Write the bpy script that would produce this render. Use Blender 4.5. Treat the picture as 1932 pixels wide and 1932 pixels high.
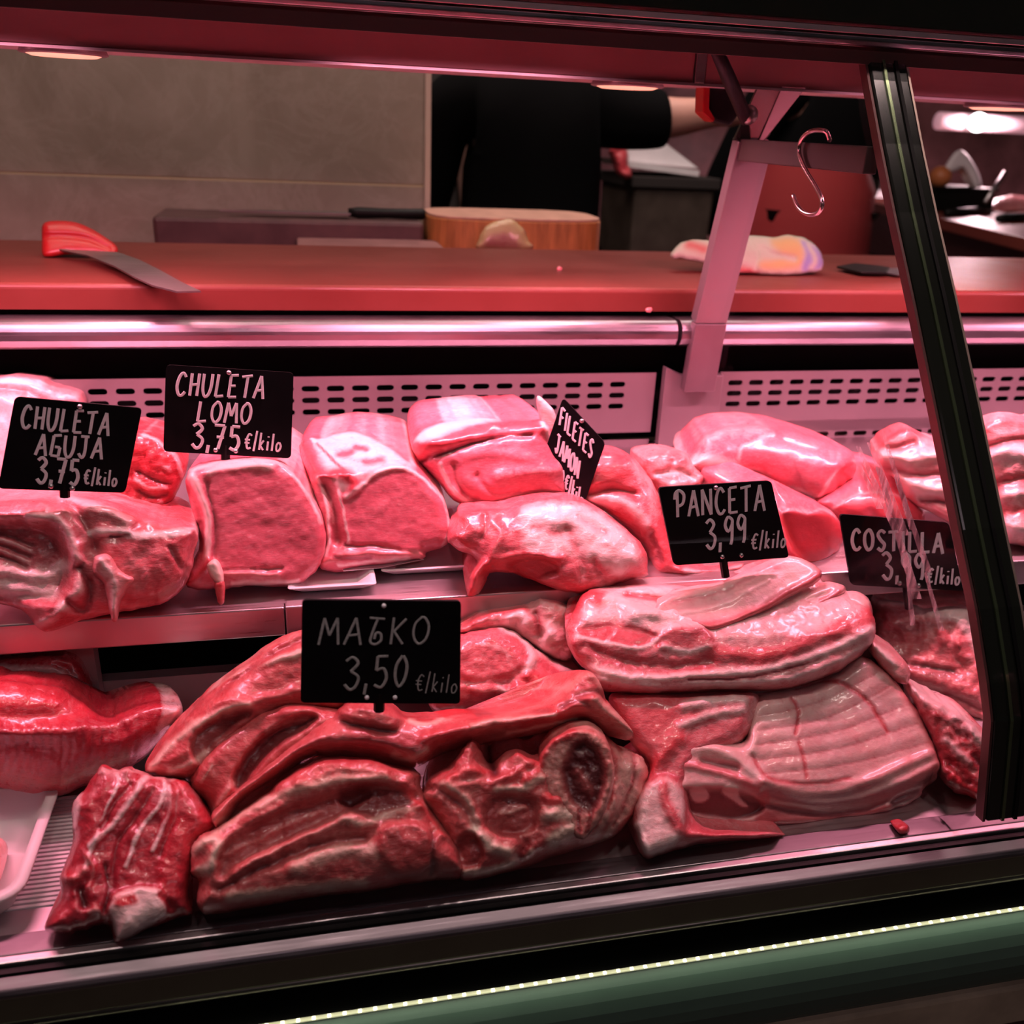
import bpy, bmesh, math, random
import numpy as np
from mathutils import Vector, Matrix
from mathutils.geometry import delaunay_2d_cdt

for o in list(bpy.data.objects): bpy.data.objects.remove(o)
scn = bpy.context.scene
COL = scn.collection
rnd = random.Random(7)

# ------------------------------------------------------------------ camera
FPX, YH = 1750.0, 235.0
_ex = np.array([8050.0, -353.0, FPX]); _ex /= np.linalg.norm(_ex)
_dn = np.cross(np.array([0, YH - 966, FPX]), _ex); _dn /= np.linalg.norm(_dn)
if _dn[1] < 0: _dn = -_dn
_ey = np.cross(_dn, _ex)
if _ey[2] < 0: _ey = -_ey
RW = np.stack([_ex, _ey, -_dn])            # camera axes (right, down, forward) -> world
CAM = np.array([0.0, 0.0, 1.42])

def ray(px, py):
    d = RW @ np.array([px - 966.0, py - 966.0, FPX]); return d / np.linalg.norm(d)
def onY(px, py, y): d = ray(px, py); return CAM + d * ((y - CAM[1]) / d[1])
def onZ(px, py, z): d = ray(px, py); return CAM + d * ((z - CAM[2]) / d[2])
def onX(px, py, x): d = ray(px, py); return CAM + d * ((x - CAM[0]) / d[0])
def onP(px, py, O, N): d = ray(px, py); return CAM + d * (np.dot(O - CAM, N) / np.dot(d, N))

cd = bpy.data.cameras.new('camera'); cam = bpy.data.objects.new('camera', cd); COL.objects.link(cam)
m = Matrix.Identity(4)
for i in range(3):
    m[i][0] = RW[i, 0]; m[i][1] = -RW[i, 1]; m[i][2] = -RW[i, 2]; m[i][3] = CAM[i]
cam.matrix_world = m
cd.sensor_width = 36.0; cd.lens = 36.0 * FPX / 1932.0
cd.clip_start = 0.02; cd.clip_end = 60
cd.dof.use_dof = True; cd.dof.focus_distance = 0.72; cd.dof.aperture_fstop = 7.0
scn.camera = cam

# ------------------------------------------------------------------ world, lights, exposure
w = bpy.data.worlds.new('world'); scn.world = w; w.use_nodes = True
w.node_tree.nodes['Background'].inputs[0].default_value = (0.75, 0.80, 0.70, 1)
w.node_tree.nodes['Background'].inputs[1].default_value = 0.010

def area(name, loc, size, power, color, target, shape='RECTANGLE', spread=180):
    l = bpy.data.lights.new(name, 'AREA'); l.shape = shape
    l.size = size[0]
    if shape in ('RECTANGLE', 'ELLIPSE'): l.size_y = size[1]
    l.energy = power; l.color = color; l.spread = math.radians(spread)
    o = bpy.data.objects.new(name, l); COL.objects.link(o); o.location = loc
    o.rotation_euler = (Vector(target) - Vector(loc)).to_track_quat('-Z', 'Y').to_euler()
    return o
PINK = (1.0, 0.29, 0.42)
# pink fluorescent tube tucked behind the front top rail of the case
for tx_ in (-0.80, -0.31, 0.16, 0.66, 1.15, 1.60):
    area('case_tube_light', (tx_, 0.752, 1.487), (0.22, 0.022), 3.3, PINK, (tx_, 0.745 + 0.16, 1.482 - 0.475), spread=130)
# the row of pink downlights in the lamp housing
LAMP_X = [-0.93, -0.56, -0.19, 0.32, 0.74, 1.12]
for lx in LAMP_X:
    area('downlight_light', (lx, 0.95, 1.4565), (0.07, 0.07), 1.5, (1.0, 0.33, 0.42), (lx, 0.84, 1.0), 'DISK', 140)
# hall lighting on the customers' side, with an added fill high behind the photographer
for hx in (-0.7, 0.1, 0.8, 1.5):
    area('hall_light', (hx, 0.30, 3.2), (0.16, 0.16), 4.6, (1.0, 0.72, 0.68), (hx * 0.5 + 0.15, 0.5, 1.0), 'DISK')
area('front_fill_light', (0.5, -1.7, 3.0), (2.4, 0.3), 5.4, (1.0, 0.72, 0.80), (0.4, 0.4, 0.95))  # added fill, tinted pink to brighten the meat's front faces
# added fill with no lamp of its own, brightening the tile wall
area('wall_fill_light', (-0.1, 1.18, 2.7), (1.6, 0.12), 11.0, (1.0, 0.80, 0.70), (-0.1, 1.55, 1.3))
# work light over the butchers' area
area('work_light', (0.5, 2.0, 2.75), (1.6, 0.4), 24.0, (1.0, 0.76, 0.70), (0.6, 2.3, 1.0))
scn.view_settings.view_transform = 'Standard'
scn.view_settings.look = 'None'
scn.view_settings.exposure = 0.0
scn.view_settings.gamma = 1.0
scn.view_settings.use_curve_mapping = False

# ------------------------------------------------------------------ materials
def newmat(name):
    mt = bpy.data.materials.new(name); mt.use_nodes = True
    nt = mt.node_tree; b = nt.nodes['Principled BSDF']
    return mt, nt, b
def N(nt, t, **kw):
    n = nt.nodes.new(t)
    for k, v in kw.items(): setattr(n, k, v)
    return n
def L(nt, a, b): nt.links.new(a, b)
def mixc(nt, fac, a, b, mode='MIX'):
    n = N(nt, 'ShaderNodeMix', data_type='RGBA', blend_type=mode)
    if isinstance(fac, (int, float)): n.inputs[0].default_value = fac
    else: L(nt, fac, n.inputs[0])
    for s, v in ((6, a), (7, b)):
        if isinstance(v, tuple): n.inputs[s].default_value = v + (1,) if len(v) == 3 else v
        else: L(nt, v, n.inputs[s])
    return n.outputs[2]
def ramp(nt, fac, p0, p1, c0=(0, 0, 0), c1=(1, 1, 1)):
    n = N(nt, 'ShaderNodeValToRGB'); e = n.color_ramp.elements
    e[0].position = p0; e[1].position = p1
    e[0].color = c0 + (1,); e[1].color = c1 + (1,)
    L(nt, fac, n.inputs[0]); return n.outputs[0]
def noise(nt, scale, detail=3, rough=0.55, vec=None, stretch=None, dist=0.0):
    n = N(nt, 'ShaderNodeTexNoise'); n.inputs['Scale'].default_value = scale
    n.inputs['Detail'].default_value = detail; n.inputs['Roughness'].default_value = rough
    n.inputs['Distortion'].default_value = dist
    tc = N(nt, 'ShaderNodeTexCoord'); src = tc.outputs['Object']
    if stretch:
        mp = N(nt, 'ShaderNodeMapping'); mp.inputs['Scale'].default_value = stretch[0]
        mp.inputs['Rotation'].default_value = stretch[1]
        L(nt, src, mp.inputs[0]); src = mp.outputs[0]
    L(nt, src, n.inputs['Vector']); return n.outputs['Fac']
def bump(nt, b, h, strength, dist):
    n = N(nt, 'ShaderNodeBump'); n.inputs['Strength'].default_value = strength
    n.inputs['Distance'].default_value = dist; L(nt, h, n.inputs['Height']); L(nt, n.outputs[0], b.inputs['Normal'])
def simple(name, col, rough=0.5, metal=0.0, var=0.0, vscale=20, bumps=0.0, bscale=80, emit=None, coat=0.0, stretch=None, spec=0.5):
    mt, nt, b = newmat(name)
    b.inputs['Base Color'].default_value = col + (1,); b.inputs['Roughness'].default_value = rough
    b.inputs['Specular IOR Level'].default_value = spec; b.inputs['Metallic'].default_value = metal; b.inputs['Coat Weight'].default_value = coat
    if var > 0:
        f = noise(nt, vscale, 4, 0.6, stretch=stretch)
        c0 = tuple(max(0, c * (1 - var)) for c in col); c1 = tuple(min(1, c * (1 + var)) for c in col)
        L(nt, ramp(nt, f, 0.3, 0.7, c0, c1), b.inputs['Base Color'])
        L(nt, ramp(nt, f, 0.25, 0.75, (rough * 0.8,) * 3, (min(1, rough * 1.25),) * 3), b.inputs['Roughness'])
    if bumps > 0: bump(nt, b, noise(nt, bscale, 4, 0.6, stretch=stretch), bumps, 0.002)
    if emit:
        b.inputs['Emission Color'].default_value = emit[0] + (1,); b.inputs['Emission Strength'].default_value = emit[1]
    return mt

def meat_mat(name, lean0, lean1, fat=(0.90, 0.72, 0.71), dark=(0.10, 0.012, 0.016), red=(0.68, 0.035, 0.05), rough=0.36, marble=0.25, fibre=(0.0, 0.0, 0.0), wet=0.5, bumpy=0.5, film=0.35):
    mt, nt, b = newmat(name)
    at = N(nt, 'ShaderNodeAttribute', attribute_name='mask')
    sp = N(nt, 'ShaderNodeSeparateColor'); L(nt, at.outputs['Color'], sp.inputs[0])
    n1 = noise(nt, 38, 4, 0.6); n2 = noise(nt, 160, 4, 0.65, dist=0.6)
    n3 = noise(nt, 60, 3, 0.6, stretch=((1.0, 1.0, 4.5), fibre))
    base = ramp(nt, n1, 0.32, 0.68, lean0, lean1)
    # marbling: thin pale veins in the lean
    mv = N(nt, 'ShaderNodeMath', operation='SUBTRACT'); L(nt, n3, mv.inputs[0]); mv.inputs[1].default_value = 0.5
    ma = N(nt, 'ShaderNodeMath', operation='ABSOLUTE'); L(nt, mv.outputs[0], ma.inputs[0])
    vein = ramp(nt, ma.outputs[0], 0.0, 0.035, (marble * 0.7,) * 3, (0, 0, 0))
    base = mixc(nt, vein, base, fat)
    # streaky fibre and a patchy pale membrane over the lean
    n4 = noise(nt, 210, 3, 0.6, stretch=((1.0, 1.0, 3.2), (fibre[0], fibre[1] + 0.5, fibre[2])))
    base = mixc(nt, 1.0, base, ramp(nt, n4, 0.30, 0.72, (0.86, 0.70, 0.72), (1.0, 1.0, 1.0)), 'MULTIPLY')
    n5 = noise(nt, 17, 6, 0.68, dist=0.9)
    base = mixc(nt, ramp(nt, n5, 0.54, 0.70, (0, 0, 0), (film,) * 3), base, fat)
    # fat borders broken up by noise
    a = N(nt, 'ShaderNodeMath', operation='MULTIPLY_ADD'); L(nt, n2, a.inputs[0]); a.inputs[1].default_value = 0.62; a.inputs[2].default_value = -0.31
    s = N(nt, 'ShaderNodeMath', operation='ADD'); L(nt, sp.outputs[0], s.inputs[0]); L(nt, a.outputs[0], s.inputs[1])
    fm = ramp(nt, s.outputs[0], 0.25, 0.78)
    fatc = ramp(nt, n1, 0.3, 0.7, tuple(c * f for c, f in zip(fat, (0.96, 0.80, 0.78))), fat)
    c = mixc(nt, fm, base, fatc)
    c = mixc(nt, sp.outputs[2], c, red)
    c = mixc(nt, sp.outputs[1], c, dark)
    L(nt, c, b.inputs['Base Color'])
    L(nt, ramp(nt, n2, 0.3, 0.75, (rough * 0.7,) * 3, (rough * 1.5,) * 3), b.inputs['Roughness'])
    b.inputs['Coat Weight'].default_value = wet; b.inputs['Coat Roughness'].default_value = 0.16
    b.inputs['Subsurface Weight'].default_value = 0.12
    b.inputs['Subsurface Radius'].default_value = (0.010, 0.003, 0.002)
    b.inputs['Subsurface Scale'].default_value = 0.6
    ad = N(nt, 'ShaderNodeMath', operation='ADD'); L(nt, n2, ad.inputs[0]); L(nt, n4, ad.inputs[1])
    bump(nt, b, ad.outputs[0], bumpy * 0.6, 0.0016)
    return mt

M = {}
M['pork'] = meat_mat('pork_flesh', (0.64, 0.105, 0.135), (0.76, 0.22, 0.24))
M['loin'] = meat_mat('loin_flesh', film=0.10, lean0=(0.71, 0.15, 0.205), lean1=(0.76, 0.20, 0.255), marble=0.16, rough=0.38, bumpy=0.2, fibre=(0, 1.3, 0))
M['red'] = meat_mat('red_flesh', (0.54, 0.035, 0.055), (0.66, 0.09, 0.11), marble=0.12)
M['beef'] = meat_mat('dark_red_flesh', (0.40, 0.022, 0.045), (0.56, 0.055, 0.075), marble=0.08, wet=0.6, rough=0.3)
M['fatty'] = meat_mat('fatty_flesh', (0.68, 0.19, 0.21), (0.80, 0.34, 0.34), marble=0.4)
M['shank'] = meat_mat('shank_flesh', (0.60, 0.085, 0.095), (0.74, 0.20, 0.195), fat=(0.86, 0.66, 0.56), marble=0.25, fibre=(0, 0.8, 0))
M['rib'] = meat_mat('rib_flesh', (0.76, 0.30, 0.32), (0.84, 0.42, 0.43), marble=0.1, fat=(0.87, 0.64, 0.61), wet=0.55, film=0.12, bumpy=0.3)
M['bone'] = simple('bone', (0.82, 0.62, 0.55), 0.4, var=0.12, vscale=120)
def steel(name, col, rough, scl=(1.0, 30.0, 30.0), bstr=0.06):
    mt, nt, b = newmat(name)
    b.inputs['Metallic'].default_value = 1.0
    f = noise(nt, 14, 5, 0.65, stretch=(scl, (0, 0, 0))); g = noise(nt, 9, 4, 0.6)
    L(nt, ramp(nt, g, 0.3, 0.75, tuple(c * 0.82 for c in col), col), b.inputs['Base Color'])
    a = N(nt, 'ShaderNodeMath', operation='ADD'); L(nt, f, a.inputs[0]); L(nt, g, a.inputs[1])
    L(nt, ramp(nt, a.outputs[0], 0.6, 1.4, (rough * 0.7,) * 3, (rough * 1.4,) * 3), b.inputs['Roughness'])
    bump(nt, b, f, bstr, 0.001); return mt
M['steel'] = steel('brushed_steel', (0.66, 0.62, 0.64), 0.30)
M['polished'] = steel('polished_steel', (0.34, 0.31, 0.345), 0.28)
M['sill'] = steel('sill_steel', (0.26, 0.23, 0.25), 0.32)
M['satin'] = steel('satin_steel', (0.66, 0.55, 0.56), 0.48)
M['fascia'] = simple('fascia_paint', (0.44, 0.20, 0.21), 0.45, metal=0.2, var=0.12, vscale=6)
M['panel'] = simple('painted_panel', (0.235, 0.20, 0.21), 0.40, metal=0.45, var=0.06, vscale=8)
M['darksteel'] = steel('dark_steel', (0.28, 0.27, 0.25), 0.28)
M['black'] = simple('black_plastic', (0.004, 0.004, 0.004), 0.5, spec=0.2)
M['void'] = simple('cavity_shadow', (0.002, 0.002, 0.002), 0.9, spec=0.05)  # near-black puts the darkness of gaps and recesses into the colour
M['glossblack'] = simple('gloss_black', (0.012, 0.014, 0.011), 0.16)
M['redtop'] = simple('red_worktop', (0.135, 0.026, 0.019), 0.45, var=0.10, vscale=7, bumps=0.03, bscale=200, spec=0.35)
M['redplastic'] = simple('red_plastic', (0.36, 0.010, 0.012), 0.35, var=0.06, vscale=60)
M['greenpanel'] = simple('green_panel', (0.055, 0.105, 0.080), 0.42, var=0.14, vscale=6, bumps=0.03)
M['stone'] = simple('stone', (0.55, 0.45, 0.32), 0.6, var=0.3, vscale=14, bumps=0.15)
M['white'] = simple('white_plastic', (0.74, 0.70, 0.72), 0.35, var=0.03)
M['board'] = simple('sign_board', (0.005, 0.0045, 0.006), 0.5, var=0.25, vscale=30, spec=0.15)
M['chalk'] = simple('chalk_ink', (0.93, 0.88, 0.95), 0.7, var=0.06, vscale=500)
M['greychalk'] = simple('grey_chalk_ink', (0.60, 0.60, 0.58), 0.7, var=0.25, vscale=500)
M['wood'] = simple('block_wood', (0.42, 0.15, 0.045), 0.5, var=0.3, vscale=20, bumps=0.1, stretch=((6, 6, 0.8), (0, 0, 0)))
M['woodtop'] = simple('block_top_wood', (0.50, 0.27, 0.20), 0.55, var=0.2, vscale=30)
M['boardpink'] = simple('stained_board', (0.075, 0.033, 0.033), 0.5, var=0.35, vscale=16)
M['paper'] = simple('white_paper', (0.72, 0.68, 0.70), 0.6, var=0.05)
M['skin'] = simple('skin', (0.58, 0.30, 0.24), 0.5, var=0.08)
M['blackcloth'] = simple('black_cloth', (0.003, 0.003, 0.0034), 0.95, spec=0.08, bumps=0.2, bscale=40)
M['redcloth'] = simple('red_ribbed_cloth', (0.22, 0.014, 0.018), 0.8, var=0.2, vscale=8, bumps=0.3, bscale=40, stretch=((8, 8, 0.5), (0, 0, 0)))
M['hair'] = simple('dark_hair', (0.02, 0.012, 0.008), 0.5)
M['bin'] = simple('brown_bin', (0.050, 0.034, 0.026), 0.55, var=0.2)
M['dark'] = simple('dark_paint', (0.018, 0.013, 0.012), 0.8, var=0.3, vscale=3)
M['floor'] = simple('floor_tile', (0.10, 0.08, 0.07), 0.5, var=0.2, vscale=5)
M['rear'] = simple('rear_pink_haze', (0.42, 0.17, 0.19), 0.35, var=0.5, vscale=4)  # pink mottle stands in for a hazy reflection in glass
M['blade'] = steel('blade_steel', (0.30, 0.28, 0.27), 0.33)
M['lampglow'] = simple('lamp_diffuser', (0.9, 0.7, 0.55), 0.4, emit=((1.0, 0.42, 0.26), 0.95))
M['led'] = simple('led_chip', (0.9, 0.9, 0.7), 0.4, emit=((1.0, 0.95, 0.60), 3.0))
M['bulb'] = simple('lit_bulb', (1, 1, 1), 0.4, emit=((1.0, 0.97, 0.97), 9.0))
M['streakglow'] = simple('glare_streak', (0.8, 0.6, 0.66), 0.3, emit=((1.0, 0.45, 0.55), 0.35))
M['orange'] = simple('orange_skin', (0.55, 0.17, 0.06), 0.5, var=0.1)
M['scuff'] = None

def wall_mat():
    mt, nt, b = newmat('marble_tile')
    f = noise(nt, 3.2, 8, 0.68, dist=1.2); g = noise(nt, 9, 6, 0.7, dist=0.8)
    c = ramp(nt, f, 0.34, 0.68, (0.235, 0.185, 0.145), (0.37, 0.30, 0.25))
    v = N(nt, 'ShaderNodeMath', operation='SUBTRACT'); L(nt, g, v.inputs[0]); v.inputs[1].default_value = 0.5
    va = N(nt, 'ShaderNodeMath', operation='ABSOLUTE'); L(nt, v.outputs[0], va.inputs[0])
    c = mixc(nt, ramp(nt, va.outputs[0], 0.0, 0.05, (0.16,) * 3, (0, 0, 0)), c, (0.50, 0.41, 0.36))
    L(nt, c, b.inputs['Base Color']); b.inputs['Roughness'].default_value = 0.4
    return mt
M['tile'] = wall_mat()
M['grout'] = simple('pale_grout', (0.46, 0.36, 0.23), 0.8)

def glass_mat(k=0.35):
    mt = bpy.data.materials.new('clear_glass'); mt.use_nodes = True; nt = mt.node_tree
    nt.nodes.remove(nt.nodes['Principled BSDF']); out = nt.nodes['Material Output']
    t = N(nt, 'ShaderNodeBsdfTransparent'); t.inputs[0].default_value = (0.985, 0.995, 0.99, 1)
    g = N(nt, 'ShaderNodeBsdfGlossy'); g.inputs['Roughness'].default_value = 0.02
    fr = N(nt, 'ShaderNodeFresnel'); fr.inputs[0].default_value = 1.45
    mu = N(nt, 'ShaderNodeMath', operation='MULTIPLY'); mu.inputs[1].default_value = k; L(nt, fr.outputs[0], mu.inputs[0])
    ge = N(nt, 'ShaderNodeNewGeometry'); iv = N(nt, 'ShaderNodeMath', operation='SUBTRACT'); iv.inputs[0].default_value = 1.0; L(nt, ge.outputs['Backfacing'], iv.inputs[1])
    m2 = N(nt, 'ShaderNodeMath', operation='MULTIPLY'); L(nt, mu.outputs[0], m2.inputs[0]); L(nt, iv.outputs[0], m2.inputs[1])
    mx = N(nt, 'ShaderNodeMixShader'); L(nt, m2.outputs[0], mx.inputs[0]); L(nt, t.outputs[0], mx.inputs[1]); L(nt, g.outputs[0], mx.inputs[2])
    L(nt, mx.outputs[0], out.inputs[0]); return mt
M['glass'] = glass_mat()
M['sideglass'] = glass_mat(0.25)
def scuff_mat():
    mt = bpy.data.materials.new('scuffed_film'); mt.use_nodes = True; nt = mt.node_tree
    b = nt.nodes['Principled BSDF']; b.inputs['Base Color'].default_value = (0.85, 0.72, 0.74, 1); b.inputs['Roughness'].default_value = 0.4
    f = noise(nt, 60, 4, 0.6, stretch=((3, 3, 0.4), (0, 0, 0)))
    L(nt, ramp(nt, f, 0.40, 0.75, (0.05,) * 3, (0.55,) * 3), b.inputs['Alpha'])
    return mt
M['scuff'] = scuff_mat()

# ------------------------------------------------------------------ object helpers
def tag(o, label=None, cat=None, group=None, kind=None):
    if label: o['label'] = label
    if cat: o['category'] = cat
    if group: o['group'] = group
    if kind: o['kind'] = kind
    return o
def empty(name, loc, label=None, cat=None, group=None):
    o = bpy.data.objects.new(name, None); COL.objects.link(o); o.location = loc; o.empty_display_size = 0.02
    return tag(o, label, cat, group)
def wloc(o):
    v = Vector(o.location)
    while o.parent: o = o.parent; v += Vector(o.location)
    return v
def link(name, me, mat, parent=None, loc=None, smooth=None):
    """me holds WORLD coordinates; re-centre on loc and parent (parents are never rotated)."""
    if loc is None: loc = wloc(parent) if parent else Vector((0, 0, 0))
    loc = Vector(loc)
    me.transform(Matrix.Translation(-loc))
    o = bpy.data.objects.new(name, me); COL.objects.link(o)
    if mat: me.materials.append(mat)
    if smooth: me.shade_smooth()
    if parent: o.parent = parent; o.location = loc - wloc(parent)
    else: o.location = loc
    return o
class MB:
    def __init__(s): s.bm = bmesh.new()
    def box(s, x0, x1, y0, y1, z0, z1, bev=0.0):
        r = bmesh.ops.create_cube(s.bm, size=1.0, matrix=Matrix.Translation(((x0 + x1) / 2, (y0 + y1) / 2, (z0 + z1) / 2)) @ Matrix.Diagonal((x1 - x0, y1 - y0, z1 - z0, 1)))
        if bev > 0:
            es = list({e for v in r['verts'] for e in v.link_edges})
            bmesh.ops.bevel(s.bm, geom=es, offset=bev, segments=2, affect='EDGES', profile=0.5)
        return s
    def prism(s, pts, vec):
        """closed polygon of world points extruded by vec"""
        a = [s.bm.verts.new(p) for p in pts]; b = [s.bm.verts.new(Vector(p) + Vector(vec)) for p in pts]
        n = len(pts); s.bm.faces.new(a); s.bm.faces.new(b[::-1])
        for i in range(n): s.bm.faces.new((a[i], b[i], b[(i + 1) % n], a[(i + 1) % n]))
        return s
    def prof(s, yz, x0, x1): return s.prism([(x0, y, z) for y, z in yz], (x1 - x0, 0, 0))
    def tube(s, pts, r, n=8, cap=True):
        pts = [Vector(p) for p in pts]; rs = r if isinstance(r, (list, tuple)) else [r] * len(pts)
        rings = []; up = None
        for i, p in enumerate(pts):
            t = (pts[min(i + 1, len(pts) - 1)] - pts[max(i - 1, 0)]).normalized()
            if up is None:
                up = t.orthogonal().normalized()
            else:
                up = (up - t * up.dot(t)); up = up.normalized() if up.length > 1e-6 else t.orthogonal().normalized()
            w_ = t.cross(up)
            rings.append([s.bm.verts.new(p + (up * math.cos(2 * math.pi * k / n) + w_ * math.sin(2 * math.pi * k / n)) * rs[i]) for k in range(n)])
        for a, b in zip(rings, rings[1:]):
            for k in range(n): s.bm.faces.new((a[k], a[(k + 1) % n], b[(k + 1) % n], b[k]))
        if cap: s.bm.faces.new(rings[0][::-1]); s.bm.faces.new(rings[-1])
        return s
    def lathe(s, c, prof, n=24, axis='z'):
        rings = []
        for r, h in prof:
            ring = []
            for k in range(n):
                a = 2 * math.pi * k / n; x, y = r * math.cos(a), r * math.sin(a)
                d = (x, y, h) if axis == 'z' else (x, h, y)
                ring.append(s.bm.verts.new((c[0] + d[0], c[1] + d[1], c[2] + d[2])))
            rings.append(ring)
        for a, b in zip(rings, rings[1:]):
            for k in range(n): s.bm.faces.new((a[k], a[(k + 1) % n], b[(k + 1) % n], b[k]))
        s.bm.faces.new(rings[0][::-1]); s.bm.faces.new(rings[-1]); return s
    def ball(s, c, r, sub=3):
        r = r if isinstance(r, tuple) else (r, r, r)
        bmesh.ops.create_icosphere(s.bm, subdivisions=sub, radius=1.0, matrix=Matrix.Translation(c) @ Matrix.Diagonal(r + (1,))); return s
    def obj(s, name, mat, parent=None, loc=None, smooth=False, bev=0.0):
        bmesh.ops.recalc_face_normals(s.bm, faces=s.bm.faces)
        me = bpy.data.meshes.new(name); s.bm.to_mesh(me); s.bm.free()
        if loc is None and parent is None:
            cs = [v.co for v in me.vertices]
            loc = (sum(c.x for c in cs) / len(cs), sum(c.y for c in cs) / len(cs), min(c.z for c in cs))
        o = link(name, me, mat, parent, loc)
        if smooth: me.shade_smooth()
        if bev > 0:
            md = o.modifiers.new('bevel', 'BEVEL'); md.width = bev; md.segments = 2; md.limit_method = 'ANGLE'
        return o

# ------------------------------------------------------------------ relief sculptor for meat, cloth and food
def vnoise(x, y, seed):
    xi = np.floor(x).astype(int); yi = np.floor(y).astype(int); fx = x - xi; fy = y - yi
    fx = fx * fx * (3 - 2 * fx); fy = fy * fy * (3 - 2 * fy)
    def hsh(a, b):
        v = np.sin(a * 127.1 + b * 311.7 + seed * 74.7) * 43758.5453; return v - np.floor(v)
    return (hsh(xi, yi) * (1 - fx) + hsh(xi + 1, yi) * fx) * (1 - fy) + (hsh(xi, yi + 1) * (1 - fx) + hsh(xi + 1, yi + 1) * fx) * fy
def fbm(x, y, seed, oct=4):
    s = 0; a = 0.5; t = 0
    for i in range(oct):
        s = s + a * vnoise(x * 2 ** i, y * 2 ** i, seed + i * 13); t += a; a *= 0.5
    return s / t - 0.5
def spline(pts, closed=True, seg=6):
    P = np.array(pts, float); n = len(P); out = []
    rng = range(n) if closed else range(n - 1)
    for i in rng:
        if closed: p0, p1, p2, p3 = P[(i - 1) % n], P[i], P[(i + 1) % n], P[(i + 2) % n]
        else: p0, p1, p2, p3 = P[max(i - 1, 0)], P[i], P[i + 1], P[min(i + 2, n - 1)]
        for k in range(seg):
            t = k / seg
            out.append(0.5 * ((2 * p1) + (-p0 + p2) * t + (2 * p0 - 5 * p1 + 4 * p2 - p3) * t * t + (-p0 + 3 * p1 - 3 * p2 + p3) * t ** 3))
    if not closed: out.append(P[-1])
    return np.array(out)
def segdist(Q, P, closed):
    A = P if closed else P[:-1]; B = np.roll(P, -1, 0) if closed else P[1:]
    best = np.full(len(Q), 1e9)
    for a, b in zip(A, B):
        ab = b - a; l2 = max(ab @ ab, 1e-12)
        t = np.clip(((Q - a) @ ab) / l2, 0, 1)
        best = np.minimum(best, np.hypot(*(Q - a - t[:, None] * ab).T))
    return best
def inside(Q, P):
    r = np.zeros(len(Q), bool); x, y = Q[:, 0], Q[:, 1]; j = len(P) - 1
    for i in range(len(P)):
        xi, yi = P[i]; xj, yj = P[j]
        if yi != yj:
            c = ((yi > y) != (yj > y)) & (x < (xj - xi) * (y - yi) / (yj - yi) + xi); r ^= c
        j = i
    return r
def sstep(x): x = np.clip(x, 0, 1); return x * x * (3 - 2 * x)
_seed = [0]
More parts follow.
